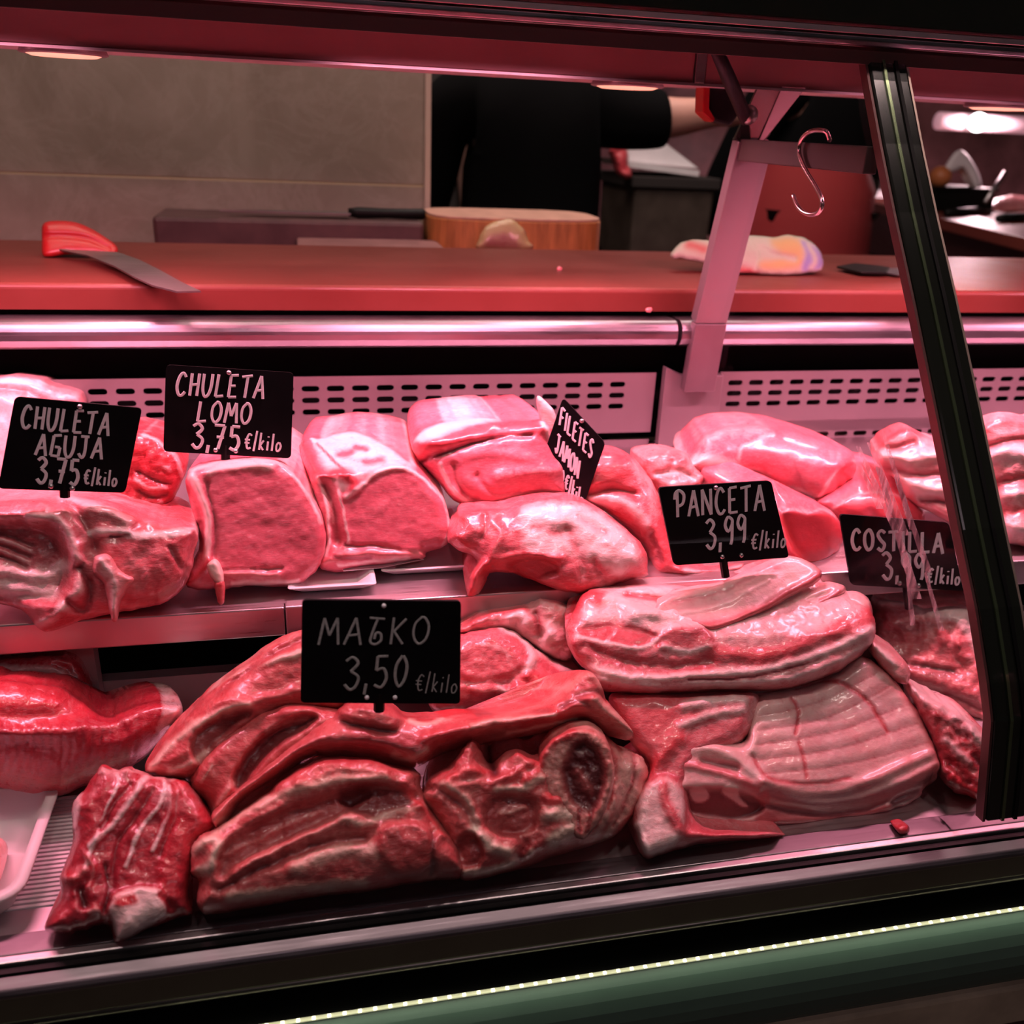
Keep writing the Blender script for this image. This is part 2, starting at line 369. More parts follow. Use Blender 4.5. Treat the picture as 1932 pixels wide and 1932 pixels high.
def relief(name, mat, outline, anchor, nrm=(0, -0.8, 0.6), T=0.012, R=30, back=0.05, bdir=(0, 1, -0.1), shrink=0.25, feats=(), amp=1.5, nsc=40, wob=4, res=5, edge=3.0, parent=None, lift=0.0, base=(0, 0, 0), fuzz=0.0, label=None, cat=None, group=None, warp=1.0):
    """A solid body: its outline stands on a plane of its own (anchor, nrm), the face swells to T metres, folds, seams
    and ridges (feats) are raised or cut into it in millimetres, and it runs back by `back` metres."""
    _seed[0] += 1; sd = _seed[0]
    nrm = np.array(nrm, float); nrm /= np.linalg.norm(nrm)
    px, py, pl, val = anchor
    O = {'z': onZ, 'y': onY, 'x': onX}[pl](px, py, val)
    view = CAM - O; dist = np.linalg.norm(view); view /= dist
    O = O + view * lift; mpp = dist / FPX
    P = spline(outline, True, 5)
    # ragged outline
    t_ = np.arange(len(P)) * 0.55
    P = P + np.stack([fbm(t_, t_ * 0 + sd, sd), fbm(t_, t_ * 0 + sd + 50, sd + 7)], 1) * 2 * edge
    # resample boundary
    L_ = np.hypot(*np.diff(np.vstack([P, P[:1]]), axis=0).T); cum = np.concatenate([[0], np.cumsum(L_)])
    nb = max(24, int(cum[-1] / res)); tt = np.linspace(0, cum[-1], nb, endpoint=False)
    PP = np.vstack([P, P[:1]])
    Bd = np.stack([np.interp(tt, cum, PP[:, 0]), np.interp(tt, cum, PP[:, 1])], 1)
    lo, hi = Bd.min(0), Bd.max(0)
    gx, gy = np.meshgrid(np.arange(lo[0], hi[0], res), np.arange(lo[1], hi[1], res * 0.87))
    gx = gx + (np.arange(gx.shape[0]) % 2)[:, None] * res * 0.5
    G = np.stack([gx.ravel(), gy.ravel()], 1)
    ok = inside(G, Bd); G = G[ok]; d = segdist(G, Bd, True); G = G[d > res * 0.6]
    pts = np.vstack([Bd, G])
    vs = [Vector((float(a), float(b))) for a, b in pts]
    es = [(i, (i + 1) % nb) for i in range(nb)]
    v2, e2, f2, ov, _, _ = delaunay_2d_cdt(vs, es, [], 1, 1e-4)
    Q = np.array([(v.x, v.y) for v in v2]); nv = len(Q)
    isb = np.zeros(nv, bool); border = [None] * nb
    for i, ol in enumerate(ov):
        for o_ in ol:
            if o_ < nb: isb[i] = True; border[o_] = i
    dd = segdist(Q, Bd, True); dd[isb] = 0
    x = np.clip(dd / R, 0, 1); h = T * np.sqrt(np.clip(1 - (1 - x) ** 2, 0, 1))
    msk = np.tile(np.array(base, float), (nv, 1))
    W = np.stack([fbm(Q[:, 0] / 26, Q[:, 1] / 26, sd + 3), fbm(Q[:, 0] / 26, Q[:, 1] / 26, sd + 9)], 1) * 2 * wob * warp
    Qw = Q + W
    rim = sstep(dd / (6 + 0.15 * R))
    for f in feats:
        if f[0] == 's':                       # stroke: points, half width px, mm, fat, dark, red
            _, pl_, wd, dh, fa, da, re = (tuple(f) + (0, 0, 0))[:7]
            SP = spline(pl_, False, 4) if len(pl_) > 2 else np.array(pl_, float)
            wgt = np.exp(-(segdist(Qw, SP, False) / wd) ** 2)
        elif f[0] == 'r':                     # region: polygon, softness px, mm, fat, dark, red
            _, pl_, wd, dh, fa, da, re = (tuple(f) + (0, 0, 0))[:7]
            RP = spline(pl_, True, 4); sdist = segdist(Qw, RP, True); sdist = np.where(inside(Qw, RP), sdist, -sdist)
            wgt = sstep(sdist / (2.0 * wd) + 0.5)
        else:                                 # fold: the side holding point f[3] falls back with slope f[4] beyond the line
            a, b = np.array(f[1], float), np.array(f[2], float); nn = np.array([-(b - a)[1], (b - a)[0]]); nn /= np.linalg.norm(nn)
            if (np.array(f[3]) - a) @ nn < 0: nn = -nn
            s_ = (Q - a) @ nn; h = h - f[4] * mpp * np.where(s_ > 0, np.sqrt(s_ * s_ + 64) - 8, 0); continue
        wmm = (wd * mpp * 1000) if f[0] == 's' else 2.2 * wd * mpp * 1000
        dh = min(dh, 0.85 * wmm) if dh > 0 else max(dh, -1.3 * wmm)
        h = h + wgt * dh * 0.001 * np.where(dh < 0, 1, rim)
        if fa >= 0: msk[:, 0] = msk[:, 0] * (1 - wgt) + fa * wgt
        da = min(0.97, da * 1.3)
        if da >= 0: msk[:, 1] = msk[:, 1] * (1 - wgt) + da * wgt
        if re >= 0: msk[:, 2] = msk[:, 2] * (1 - wgt) + re * wgt
    h = h + rim * (fbm(Q[:, 0] / nsc, Q[:, 1] / nsc, sd + 21, 5) * 2 * amp + 0.35 * fbm(Q[:, 0] / 14, Q[:, 1] / 14, sd + 41, 3) * 2 + fuzz * np.abs(fbm(Q[:, 0] / 9, Q[:, 1] / 9, sd + 31, 3)) * 4) * 0.001
    X = np.array([onP(a, b, O, nrm) for a, b in Q]) + h[:, None] * view
    faces = [tuple(f) for f in f2]
    verts = [tuple(v) for v in X]
    # back of the body
    bd = np.array(bdir, float); bd /= np.linalg.norm(bd)
    border = [b for b in border if b is not None]
    ring0 = X[border]; cen = ring0.mean(0)
    prev = border
    for k, (tk, sk) in enumerate(((0.12, 0.04), (0.45, 0.25), (0.8, 0.62), (1.0, 1.0))):
        rg = ring0 + bd * back * tk + (cen - ring0) * (shrink * sk)
        # square the back off towards a common depth
        rg = rg + bd * np.maximum(((cen - ring0) @ bd) * 0.8 * tk, -0.6 * back * tk)[:, None]
        i0 = len(verts); verts += [tuple(v) for v in rg]; cur = list(range(i0, i0 + len(rg)))
        for i in range(len(cur)):
            j = (i + 1) % len(cur); faces.append((prev[i], prev[j], cur[j], cur[i]))
        prev = cur
    c_ = len(verts); verts.append(tuple(np.array([verts[i] for i in prev]).mean(0) + bd * back * 0.06))
    for i in range(len(prev)): faces.append((prev[i], prev[(i + 1) % len(prev)], c_))
    me = bpy.data.meshes.new(name); me.from_pydata(verts, [], faces)
    bm = bmesh.new(); bm.from_mesh(me); bmesh.ops.recalc_face_normals(bm, faces=bm.faces); bm.to_mesh(me); bm.free()
    at = me.attributes.new('mask', 'FLOAT_COLOR', 'POINT')
    full = np.zeros((len(verts), 4)); full[:, 3] = 1; full[:nv, :3] = np.clip(msk, 0, 1)
    if len(verts) > nv:
        nbd = len(border); nrings = (len(verts) - 1 - nv) // nbd
        for k in range(nrings): full[nv + k * nbd: nv + (k + 1) * nbd, :3] = np.clip(msk[border], 0, 1)
    at.data.foreach_set('color', full.astype(np.float32).ravel())
    me.shade_smooth()
    loc = wloc(parent) if parent else Vector(O)
    o = link(name, me, mat if not isinstance(mat, str) else M[mat], parent, loc)
    return tag(o, label, cat, group)

# ================================================================== THE SETTING
def struct(name, mb, mat, **k):
    o = mb.obj(name, mat, **k); o['kind'] = 'structure'; return o
struct('floor', MB().box(-4, 5, -4, 6, -0.05, 0), M['floor'])
struct('ceiling', MB().box(-4, 5, 1.7, 6, 3.2, 3.25), M['dark'])
WX = onY(800, 300, 1.62)[0]
GZ = onY(400, 338, 1.62)[2]
wb = MB()
for k in range(-3, 3):                                   # rows of big marble tiles, grout lines between
    wb.box(-4, WX, 1.62, 1.635, max(0, GZ + 0.0022 + 0.46 * k), min(3.2, GZ + 0.46 * (k + 1) - 0.0022))
struct('wall_back', wb, M['tile'])
struct('wall_partition', MB().box(-4, WX + 0.0003, 1.6206, 1.80, 0, 3.2), M['grout'])
struct('trim_1', MB().box(WX + 0.0005, WX + 0.0105, 1.614, 1.81, 0, 3.2, 0.002), simple('edge_trim', (0.58, 0.43, 0.36), 0.45))
struct('wall_rear', MB().box(-4, 1.42, 5.0, 5.1, 0, 3.2), M['dark'])
struct('wall_right', MB().box(1.42, 4.6, 5.0, 5.1, 0, 3.2), M['rear'])
struct('wall_left', MB().box(-4.1, -4, -4, 6, 0, 3.2), M['dark'])

# ================================================================== THE REFRIGERATED CASE
X0, X1 = -1.3, 1.75                       # the run of cases goes on past both sides of the frame
XP = 0.452                                # the end frame between this case and the next
DK, SH = 0.945, 1.066                     # heights of lower deck and upper shelf
case = empty('display_case', (0.3, 0.72, 0.0), 'long steel and glass refrigerated butcher display case full of pink meat', 'display case')
def part(name, mb, mat, **k): return mb.obj(name, mat, case, **k)
# lower deck: a sheet of steel, its ribbed mat, the low back wall under the shelf
part('deck', MB().box(X0, X1, 0.476, 0.705, DK - 0.012, DK), M['steel'])
rb = MB()
for i in range(26): rb.box(-0.36, -0.135, 0.500 + i * 0.0042, 0.5022 + i * 0.0042, DK, DK + 0.0012)
part('ribbed_mat', rb, M['white'])
part('riser_plate', MB().box(X0, X1, 0.700, 0.712, DK - 0.01, 0.985), M['satin'])
part('riser_bracket', MB().box(onY(128, 1230, 0.69)[0], onY(180, 1230, 0.69)[0], 0.685, 0.699, DK, SH - 0.02), M['satin'])
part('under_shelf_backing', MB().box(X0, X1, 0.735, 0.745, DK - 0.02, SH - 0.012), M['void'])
# upper shelf with a turned-down front lip
lx = onY(538, 1130, 0.66)[0]
part('shelf', MB().prof([(0.664, SH - 0.006), (1.03, SH - 0.006), (1.03, SH), (0.664, SH)], X0, X1), M['steel'])
part('shelf_lip', MB().prof([(0.655, 1.042), (0.6635, 1.042), (0.6635, SH + 0.001), (0.655, SH + 0.001)], X0, lx - 0.001), M['steel'], bev=0.0012)
part('shelf_lip', MB().prof([(0.652, 1.044), (0.6635, 1.044), (0.6635, SH + 0.003), (0.652, SH + 0.003)], lx, X1), M['steel'], bev=0.0012)
# slotted air panels at the back
def slot_panel(x0, x1, z0, z1, y, slots, mat):
    """flat sheet with rounded slots really cut through it"""
    vs, es, cent = [], [], []
    def loop(pts):
        i0 = len(vs); vs.extend(Vector(p) for p in pts); n = len(pts)
        es.extend((i0 + i, i0 + (i + 1) % n) for i in range(n))
    loop([(x0, z0), (x1, z0), (x1, z1), (x0, z1)])
    polys = []
    for sx, sz, sw, sh in slots:
        pl = []
        for cx, a0 in ((sx + sw / 2 - sh / 2, -90), (sx - sw / 2 + sh / 2, 90)):
            for k in range(5):
                a = math.radians(a0 + 45 * k); pl.append((cx + math.cos(a) * sh / 2, sz + math.sin(a) * sh / 2))
        loop(pl); polys.append(((sx, sz), sw / 2, sh / 2))
    v2, _, f2, _, _, _ = delaunay_2d_cdt(vs, es, [], 1, 1e-6)
    me = bpy.data.meshes.new('vent_panel'); keep = []
    for f in f2:
        c = sum((v2[i] for i in f), Vector((0, 0))) / len(f)
        if any(abs(c.x - p[0][0]) < p[1] and abs(c.y - p[0][1]) < p[2] for p in polys): continue
        keep.append(tuple(f))
    me.from_pydata([(v.x, y, v.y) for v in v2], [], keep)
    o = link('vent_panel', me, mat, case)
    md = o.modifiers.new('solid', 'SOLIDIFY'); md.thickness = 0.0016; md.offset = 0
    return o
VY = 1.012
def rows(xs, zs): return [(x, z, 0.0195, 0.0066) for z in zs for x in xs]
pitch = 0.0272
left_x = [0.0602 + pitch * k for k in range(-14, 13)]
xa, xb = onY(1232, 760, VY)[0], onY(1243, 760, VY)[0]
ra = onY(1352, 760, VY)[0]
right_x = [onY(1382, 760, VY)[0] + pitch * k for k in range(0, 26)]
ZR = [onY(966, z, VY)[2] for z in (728, 749, 770)]
slot_panel(-0.42, xa, ZR[2] - 0.033, 1.157, VY, rows([x for x in left_x if x < 0.375], ZR), M['panel'])
slot_panel(-0.42, xa, SH, ZR[2] - 0.043, VY + 0.002, rows([x for x in left_x if x < 0.40], [ZR[2] - 0.060, ZR[2] - 0.073]), M['panel'])
slot_panel(-1.28, -0.425, ZR[2] - 0.033, 1.157, VY, rows([-0.45 - pitch * k for k in range(28)], ZR), M['panel'])
slot_panel(ra, 1.74, ZR[2] - 0.023, 1.157, VY, rows(right_x, ZR), M['panel'])
slot_panel(ra, 1.74, SH, ZR[2] - 0.025, VY + 0.012, rows(right_x, [ZR[2] - 0.046, ZR[2] - 0.059]), M['panel'])
part('vent_ledge', MB().prof([(VY, ZR[2] - 0.0225), (VY + 0.013, ZR[2] - 0.026), (VY + 0.013, ZR[2] - 0.028), (VY, ZR[2] - 0.0245)], ra, 1.74), M['panel'])
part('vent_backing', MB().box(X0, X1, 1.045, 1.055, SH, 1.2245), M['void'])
part('upright_cover', MB().prism([(xb, 1.0, SH + 0.002), (ra - 0.001, 1.0, SH + 0.002), (ra - 0.001, 1.0, 1.156), (xb + 0.022, 1.0, 1.156), (xb, 1.0, 1.166)], (0, 0.012, 0)), M['panel'], bev=0.001)
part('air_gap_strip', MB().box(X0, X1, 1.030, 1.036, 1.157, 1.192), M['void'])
# stainless rail along the back, in two lengths, with a rounded nose
def rail(x0, x1, nm='rear_rail'):
    pr = [(1.03, 1.193), (0.994, 1.193), (0.988, 1.196), (0.984, 1.203)]
    for k in range(7):
        a = math.radians(180 - 15 * k); pr.append((0.998 + 0.014 * math.cos(a), 1.2085 + 0.014 * math.sin(a)))
    pr.append((1.03, 1.2225))
    return part(nm, MB().prof(pr, x0, x1), M['polished'], bev=0.0006)
xg = onY(1278, 640, 0.99)[0]
rail(X0, xg - 0.002); rail(xg + 0.003, X1)
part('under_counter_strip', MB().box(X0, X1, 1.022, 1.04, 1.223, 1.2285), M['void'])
# the end frame: post with its cranked foot, top bar, outer mullion that follows the glass
def strip(pyz, wd_x0, wd_x1, dy):
    return [(wd_x0, y, z) for y, z in pyz]
def onXp(px, py, x): p = onX(px, py, x); return (p[1], p[2])
fr = empty('end_frame', (XP, 0.8, 1.2)); fr.parent = case; fr.location = Vector((XP, 0.8, 1.2)) - case.location
def sweep_yz(path, x0, x1, th):
    x0 = x0 if isinstance(x0, list) else [x0] * len(path); x1 = x1 if isinstance(x1, list) else [x1] * len(path)
    """a flat bar of thickness th following a path in the plane x = const"""
    mb = MB(); P = [Vector((0, y, z)) for y, z in path]; a, b = [], []
    for i, p in enumerate(P):
        t = (P[min(i + 1, len(P) - 1)] - P[max(i - 1, 0)]).normalized(); n = Vector((0, -t.z, t.y))
        if n.y > 0: n = -n
        a.append(p); b.append(p - n * th)
    rings = [[mb.bm.verts.new((u, q.y, q.z)), mb.bm.verts.new((v, q.y, q.z)), mb.bm.verts.new((v, r.y, r.z)), mb.bm.verts.new((u, r.y, r.z))] for q, r, u, v in zip(a, b, x0, x1)]
    for r0, r1 in zip(rings, rings[1:]):
        for k in range(4): mb.bm.faces.new((r0[k], r0[(k + 1) % 4], r1[(k + 1) % 4], r1[k]))
    mb.bm.faces.new(rings[0][::-1]); mb.bm.faces.new(rings[-1]); return mb
PX0, PX1 = XP - 0.019, XP + 0.019
yt, zt = 0.925, 1.414; yb, zb = 0.977, 1.222
sweep_yz([(yb, zb), (yt, zt)], PX0, PX1, 0.016).obj('post', M['panel'], fr, bev=0.0012)
sweep_yz([(0.985, 1.140), (yb - 0.001, zb - 0.0005)], PX0, PX1, 0.014).obj('post_foot', simple('post_foot_steel', (0.20, 0.15, 0.165), 0.45, metal=0.5, var=0.1), fr, bev=0.0012)
# top bar from post to mullion, colour darkened for its unlit near face
MB().box(XP - 0.016, XP - 0.004, 0.70, 0.945, 1.396, 1.4165).obj('top_bar', simple('unlit_bar', (0.055, 0.038, 0.034), 0.55, metal=0.1, var=0.1), fr, bev=0.001)
# mullion along the slanting, bottom-curved front glass
mull = [(1627, 70, .440), (1640, 150, .440), (1662, 270, .440), (1688, 400, .440), (1723, 560, .440), (1768, 780, .440), (1812, 1000, .442), (1843, 1150, .448), (1865, 1290, .455), (1873, 1363, .460), (1866, 1450, .466), (1857, 1552, .474)]
front_path = [tuple(onX(a, b, x)[1:]) for a, b, x in mull]
mx0 = [x for a, b, x in mull]
off = lambda path, d: [(y + d * 0.82, z - d * 0.3) for y, z in path]
glass_path = off(front_path, 0.011)
glass_path[-1] = (glass_path[-1][0], DK + 0.002)
plus = lambda d: [x + d for x in mx0]
sweep_yz(off(front_path, 0.0), plus(0.002), plus(0.036), 0.010).obj('mullion', M['glossblack'], fr, bev=0.002)
sweep_yz(off(front_path, -0.0015), plus(0.0135), plus(0.016), 0.003).obj('mullion_bead', simple('bead', (0.16, 0.22, 0.12), 0.2, metal=0.8), fr)
sweep_yz(off(front_path, -0.0015), plus(0.024), plus(0.027), 0.004).obj('mullion_bead', M['black'], fr)
sweep_yz(off(front_path, 0.0015), plus(-0.0003), plus(0.0018), 0.008).obj('mullion_edge', simple('edge_l', (0.14, 0.06, 0.06), 0.4, metal=0.5), fr)
sweep_yz(off(front_path, 0.0015), plus(0.0362), plus(0.038), 0.008).obj('mullion_edge', simple('edge_r', (0.50, 0.38, 0.32), 0.35, metal=0.6), fr)
MB().box(0.480, 0.492, 0.434, 0.447, 1.050, 1.085).obj('glass_clamp', M['darksteel'], fr, bev=0.002)
# bracket from post to the lamp housing, gas-strut rod up to the rail
MB().prism([(XP + 0.004, 0.93, 1.415), (XP + 0.010, 0.93, 1.415), (XP + 0.030, 0.90, 1.463), (XP - 0.018, 0.90, 1.463), (XP - 0.022, 0.93, 1.415)], (0, 0.004, 0)).obj('bracket', M['glossblack'], fr)
MB().prism([(XP + 0.004, 0.928, 1.415), (XP + 0.008, 0.928, 1.415), (XP + 0.030, 0.898, 1.4645), (XP + 0.006, 0.898, 1.4645)], (0, 0.0015, 0)).obj('bracket_plate', M['panel'], fr)
p0 = onY(1408, 225, 0.90); p1 = onY(1338, 62, 0.80)
MB().tube([p0, p0 * 0.5 + p1 * 0.5, p1], [0.0066, 0.0066, 0.0052], 10).obj('strut_rod', M['black'], fr, smooth=True)
MB().ball(tuple(p0 + np.array([0, -0.004, 0.004])), 0.009).obj('pivot_bolt', M['darksteel'], fr, smooth=True)
# front glass (this case and the next), divider glass inside the end frame
gp = sweep_yz(glass_path, X0, plus(-0.001), 0.005)
o = gp.obj('front_glass', M['glass'], case); o['label'] = 'slanting clear front pane'
gp = sweep_yz(glass_path, plus(0.039), X1, 0.005)
o = gp.obj('front_glass', M['glass'], case); o['label'] = 'slanting clear front pane of the next case'
dv = MB(); gl = [(y + 0.012, z) for y, z in glass_path]
dv.prism([(XP + 0.004, y, z) for y, z in gl if z < 1.40] + [(XP + 0.004, 0.455, DK + 0.004), (XP + 0.004, 0.655, DK + 0.004), (XP + 0.004, 0.66, SH + 0.006), (XP + 0.004, 0.982, SH + 0.006), (XP + 0.004, 0.982, 1.135), (XP + 0.004, 0.985, 1.19), (XP + 0.004, 0.955, 1.25), (XP + 0.004, 0.915, 1.394), (XP + 0.004, 0.69, 1.394)][0:], (0.004, 0, 0))
dvo = dv.obj('divider_glass', M['sideglass'], case); dvo['label'] = 'upright clear divider pane'
# scuffs on the divider pane in front of the rib sign
sm = MB()
for a, b, wpx in (((1618, 842), (1690, 1000), 7), ((1640, 835), (1706, 1010), 9), ((1664, 812), (1722, 1000), 6), ((1655, 880), (1730, 1130), 8), ((1690, 900), (1752, 1080), 6), ((1712, 1090), (1722, 1180), 5), ((1745, 1080), (1776, 1190), 5), ((1622, 880), (1660, 960), 6)):
    q = [onX(a[0] - wpx / 2, a[1], XP + 0.0025), onX(a[0] + wpx / 2, a[1], XP + 0.0025), onX(b[0] + wpx, b[1], XP + 0.0025), onX(b[0] - wpx, b[1], XP + 0.0025)]
    sm.prism([tuple(v) for v in q], (0.0006, 0, 0))
sm.obj('scuff_marks', M['scuff'], dvo)
# front sill
part('inner_sill', MB().prof([(0.4785, DK - 0.01), (0.4785, DK + 0.002), (0.462, DK + 0.002), (0.462, DK - 0.01)], X0, X1), M['sill'], bev=0.0008)
M['olive'] = simple('olive_metal', (0.13, 0.12, 0.085), 0.4, metal=0.6, var=0.1)
part('glass_channel', MB().prof([(0.4605, DK - 0.012), (0.4605, DK + 0.0035), (0.4545, DK + 0.0035), (0.4545, DK - 0.012)], X0, X1), M['steel'], bev=0.001)
part('channel_seal', MB().box(X0, X1, 0.4495, 0.4535, DK - 0.012, DK + 0.0005), M['black'])
part('outer_sill', MB().prof([(0.449, DK - 0.012), (0.449, DK - 0.001), (0.4415, DK - 0.004), (0.4395, DK - 0.007), (0.4395, DK - 0.012)], X0, X1), M['sill'], bev=0.0008)
part('sill_front', MB().prof([(0.4394, DK - 0.008), (0.4394, 0.917), (0.442, 0.914), (0.450, 0.914), (0.450, DK - 0.013)], X0, X1), M['olive'], bev=0.001)
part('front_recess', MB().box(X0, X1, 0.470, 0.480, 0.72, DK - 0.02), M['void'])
part('recess_shadow_sheet', MB().box(X0, X1, 0.4402, 0.4695, 0.8824, 0.8836), M['void'])  # black sheet added to darken the green top of the bumper
part('recess_rod', MB().tube([(X0, 0.452, 0.902), (X1, 0.452, 0.902)], 0.003, 10), M['darksteel'], smooth=True)
# bulging green bumper panel with a strip of little lights along its top edge
gpf = []
for k in range(13):
    a = math.radians(78 - 13 * k); gpf.append((0.452 - 0.030 * math.cos(a) * 1.0 , 0.843 + 0.040 * math.sin(a)))
part('bumper_panel', MB().prof([(0.468, 0.882)] + gpf + [(0.468, 0.803)], X0, X1), M['greenpanel'], smooth=False, bev=0.0)
strip_o = part('light_strip', MB().box(X0, X1, 0.4368, 0.4395, 0.8832, 0.8842), simple('strip_tape', (0.4, 0.42, 0.3), 0.5, emit=((1.0, 0.97, 0.66), 0.10)))
led0 = None
for k in range(92):
    xk = -0.10 + 0.0098 * k
    if led0 is None:
        led0 = MB().box(xk - 0.0011, xk + 0.0011, 0.4366, 0.4386, 0.8842, 0.8851).obj('led', M['led'], strip_o, loc=(xk, 0.439, 0.8842))
    else:
        c = led0.copy(); COL.objects.link(c); c.parent = strip_o; c.location = Vector((xk, 0.439, 0.8842)) - wloc(strip_o)
area('strip_light', (0.35, 0.434, 0.8890), (1.9, 0.004), 0.17, (1.0, 0.97, 0.72), (0.35, 0.425, 0.80))
part('kick_stone', MB().box(X0, X1, 0.436, 0.56, 0.755, 0.798, 0.003), M['stone'])
part('lower_front', MB().box(X0, X1, 0.47, 0.56, 0.05, 0.752), simple('dark_red_front', (0.05, 0.008, 0.010), 0.5))
part('lower_back', MB().box(X0, X1, 0.565, 1.03, 0.05, DK - 0.03), M['darksteel'])
# canopy: lamp housing with its pink-lit fascia, added sheet blocking hall light, front top rail
FY = 0.90
xs_ = onY(1322, 120, FY)[0]
part('fascia', MB().box(X0, xs_ - 0.006, FY, FY + 0.004, 1.4635, 1.497), M['fascia'], bev=0.0008)
part('fascia', MB().box(xs_ + 0.006, X1, FY, FY + 0.004, 1.4635, 1.497), M['fascia'], bev=0.0008)
part('fascia_joint', MB().box(xs_ - 0.005, xs_ + 0.005, FY - 0.002, FY + 0.003, 1.463, 1.497), M['steel'], bev=0.0008)
part('fascia_lip', MB().box(X0, X1, FY - 0.002, FY + 0.006, 1.4610, 1.4632), M['steel'])
part('lamp_housing', MB().box(X0, X1, FY + 0.007, 1.02, 1.4635, 1.52), M['satin'])
part('hall_light_block', MB().prof([(1.02, 1.560), (1.02, 1.566), (0.775, 1.566), (0.775, 1.560)], X0, X1), M['darksteel'])  # added out of view to keep hall light off the fascia
part('canopy_rib', MB().prof([(FY - 0.004, 1.4985), (FY - 0.004, 1.504), (FY + 0.006, 1.504), (FY + 0.006, 1.4985)], X0, X1), M['darksteel'], bev=0.0008)
part('canopy_rib', MB().prof([(FY - 0.012, 1.5055), (FY - 0.012, 1.511), (FY + 0.006, 1.511), (FY + 0.006, 1.5055)], X0, X1), simple('rib_brown', (0.22, 0.08, 0.075), 0.35, metal=0.6), bev=0.0008)
zr = onY(1600, 70, 0.735)[2]
part('front_top_rail', MB().prof([(0.738, zr - 0.006), (0.724, zr - 0.006), (0.722, zr - 0.003), (0.722, zr), (0.738, zr + 0.001)], X0, X1), M['polished'], bev=0.0006)
part('front_top_rail', MB().prof([(0.738, zr + 0.0015), (0.720, zr + 0.0015), (0.720, zr + 0.006), (0.738, zr + 0.007)], X0, X1), M['satin'], bev=0.0006)
part('canopy_front', MB().prof([(0.716, zr + 0.0075), (0.780, zr + 0.012), (0.780, zr + 0.11), (0.716, zr + 0.10)], X0, X1), M['glossblack'], bev=0.001)
part('tube_shield', MB().box(X0, X1, 0.729, 0.7315, 1.4755, zr - 0.0065), simple('shield_brown', (0.14, 0.05, 0.05), 0.4, metal=0.3))
# lamps under the housing
lamp = None
for lx_ in LAMP_X:
    if lamp is None:
        lamp = empty('downlight', (lx_, 0.95, 1.4625))
        MB().lathe((lx_, 0.95, 1.4585), [(0.034, 0.005), (0.036, 0.001), (0.034, 0.0), (0.030, 0.0)], 32).obj('ring', M['panel'], lamp, smooth=False)
        MB().lathe((lx_, 0.95, 1.4575), [(0.030, 0.003), (0.030, 0.001), (0.026, -0.0006), (0.012, -0.0009)], 32).obj('diffuser', M['lampglow'], lamp, smooth=False)
        r = lamp
    else:
        r = lamp.copy(); COL.objects.link(r); r.location = (lx_, 0.95, 1.4625)
        for ch in list(lamp.children):
            c = ch.copy(); COL.objects.link(c); c.parent = r
    nm = {-0.19: 'round pink downlight under the canopy in front of the beige tile wall', 0.32: 'round pink downlight under the canopy in front of the butcher in black', 0.74: 'round pink downlight under the canopy right of the dark glass mullion'}.get(lx_, 'round pink downlight under the canopy past the edge of the frame')
    tag(r, nm, 'lamp', 'downlights under the case canopy')

# ================================================================== COUNTER AND WHAT STANDS BEHIND IT
CZ = 1.255
mb = MB(); pr = [(1.345, CZ), (1.345, CZ - 0.026), (1.012, CZ - 0.026)]
for k in range(6):
    a = math.radians(180 - 18 * k); pr.append((1.018 + 0.006 * math.cos(a), CZ - 0.006 + 0.006 * math.sin(a)))
mb.prof(pr, X0, X1)
tag(mb.obj('countertop', M['redtop'], bev=0.0), 'long red plastic serving counter running behind the steel rail', 'counter')
WZ = 1.222
tag(MB().box(-1.3, 0.52, 1.36, 1.61, WZ - 0.03, WZ, 0.002).obj('worktop', M['redtop']), 'lower work surface behind the red counter under the cutting board and wooden block', 'worktop')
# cutting board
q = lambda px, py, y: onY(px, py, y)
bz = onY(700, 452, 1.42)[2]
tag(MB().box(onY(288, 430, 1.47)[0], onY(800, 430, 1.47)[0], 1.47, 1.60, WZ, 1.276, 0.006).obj('cutting_board', M['boardpink']), 'thick stained dark cutting board lying against the beige tile wall', 'cutting board')
tag(MB().box(onY(560, 455, 1.38)[0], onY(838, 455, 1.38)[0], 1.365, 1.465, WZ, 1.2515, 0.003).obj('cutting_board', simple('pale_board', (0.22, 0.10, 0.095), 0.5, var=0.2)), 'thin pale pinkish cutting board in front of the thick stained one', 'cutting board')
# black-handled knife on the board
kn = empty('kitchen_knife', tuple(onZ(640, 432, 1.277)), 'long black handled kitchen knife lying on the cutting board', 'knife')
kz = 1.2765
def flatpoly(pxs, z, th): return MB().prism([tuple(onZ(a, b, z)) for a, b in pxs], (0, 0, th))
b0 = onY(415, 432, 1.48); h0 = onY(662, 430, 1.50); h1 = onY(803, 433, 1.50)
bx = [(b0[0], 1.500), (h0[0], 1.490), (h0[0], 1.525), (b0[0] + 0.05, 1.520)]
MB().prism([(x, y, kz + 0.006) for x, y in bx], (0, 0, 0.002)).obj('blade', M['blade'], kn)
MB().tube([(h0[0] - 0.003, 1.507, kz + 0.0085), (h0[0] + 0.012, 1.507, kz + 0.0085), ((h0[0] + h1[0]) / 2, 1.507, kz + 0.0085), (h1[0] - 0.004, 1.507, kz + 0.0085), (h1[0], 1.507, kz + 0.0085)], [0.006, 0.0085, 0.0075, 0.0085, 0.006], 12).obj('handle', M['black'], kn, smooth=True)
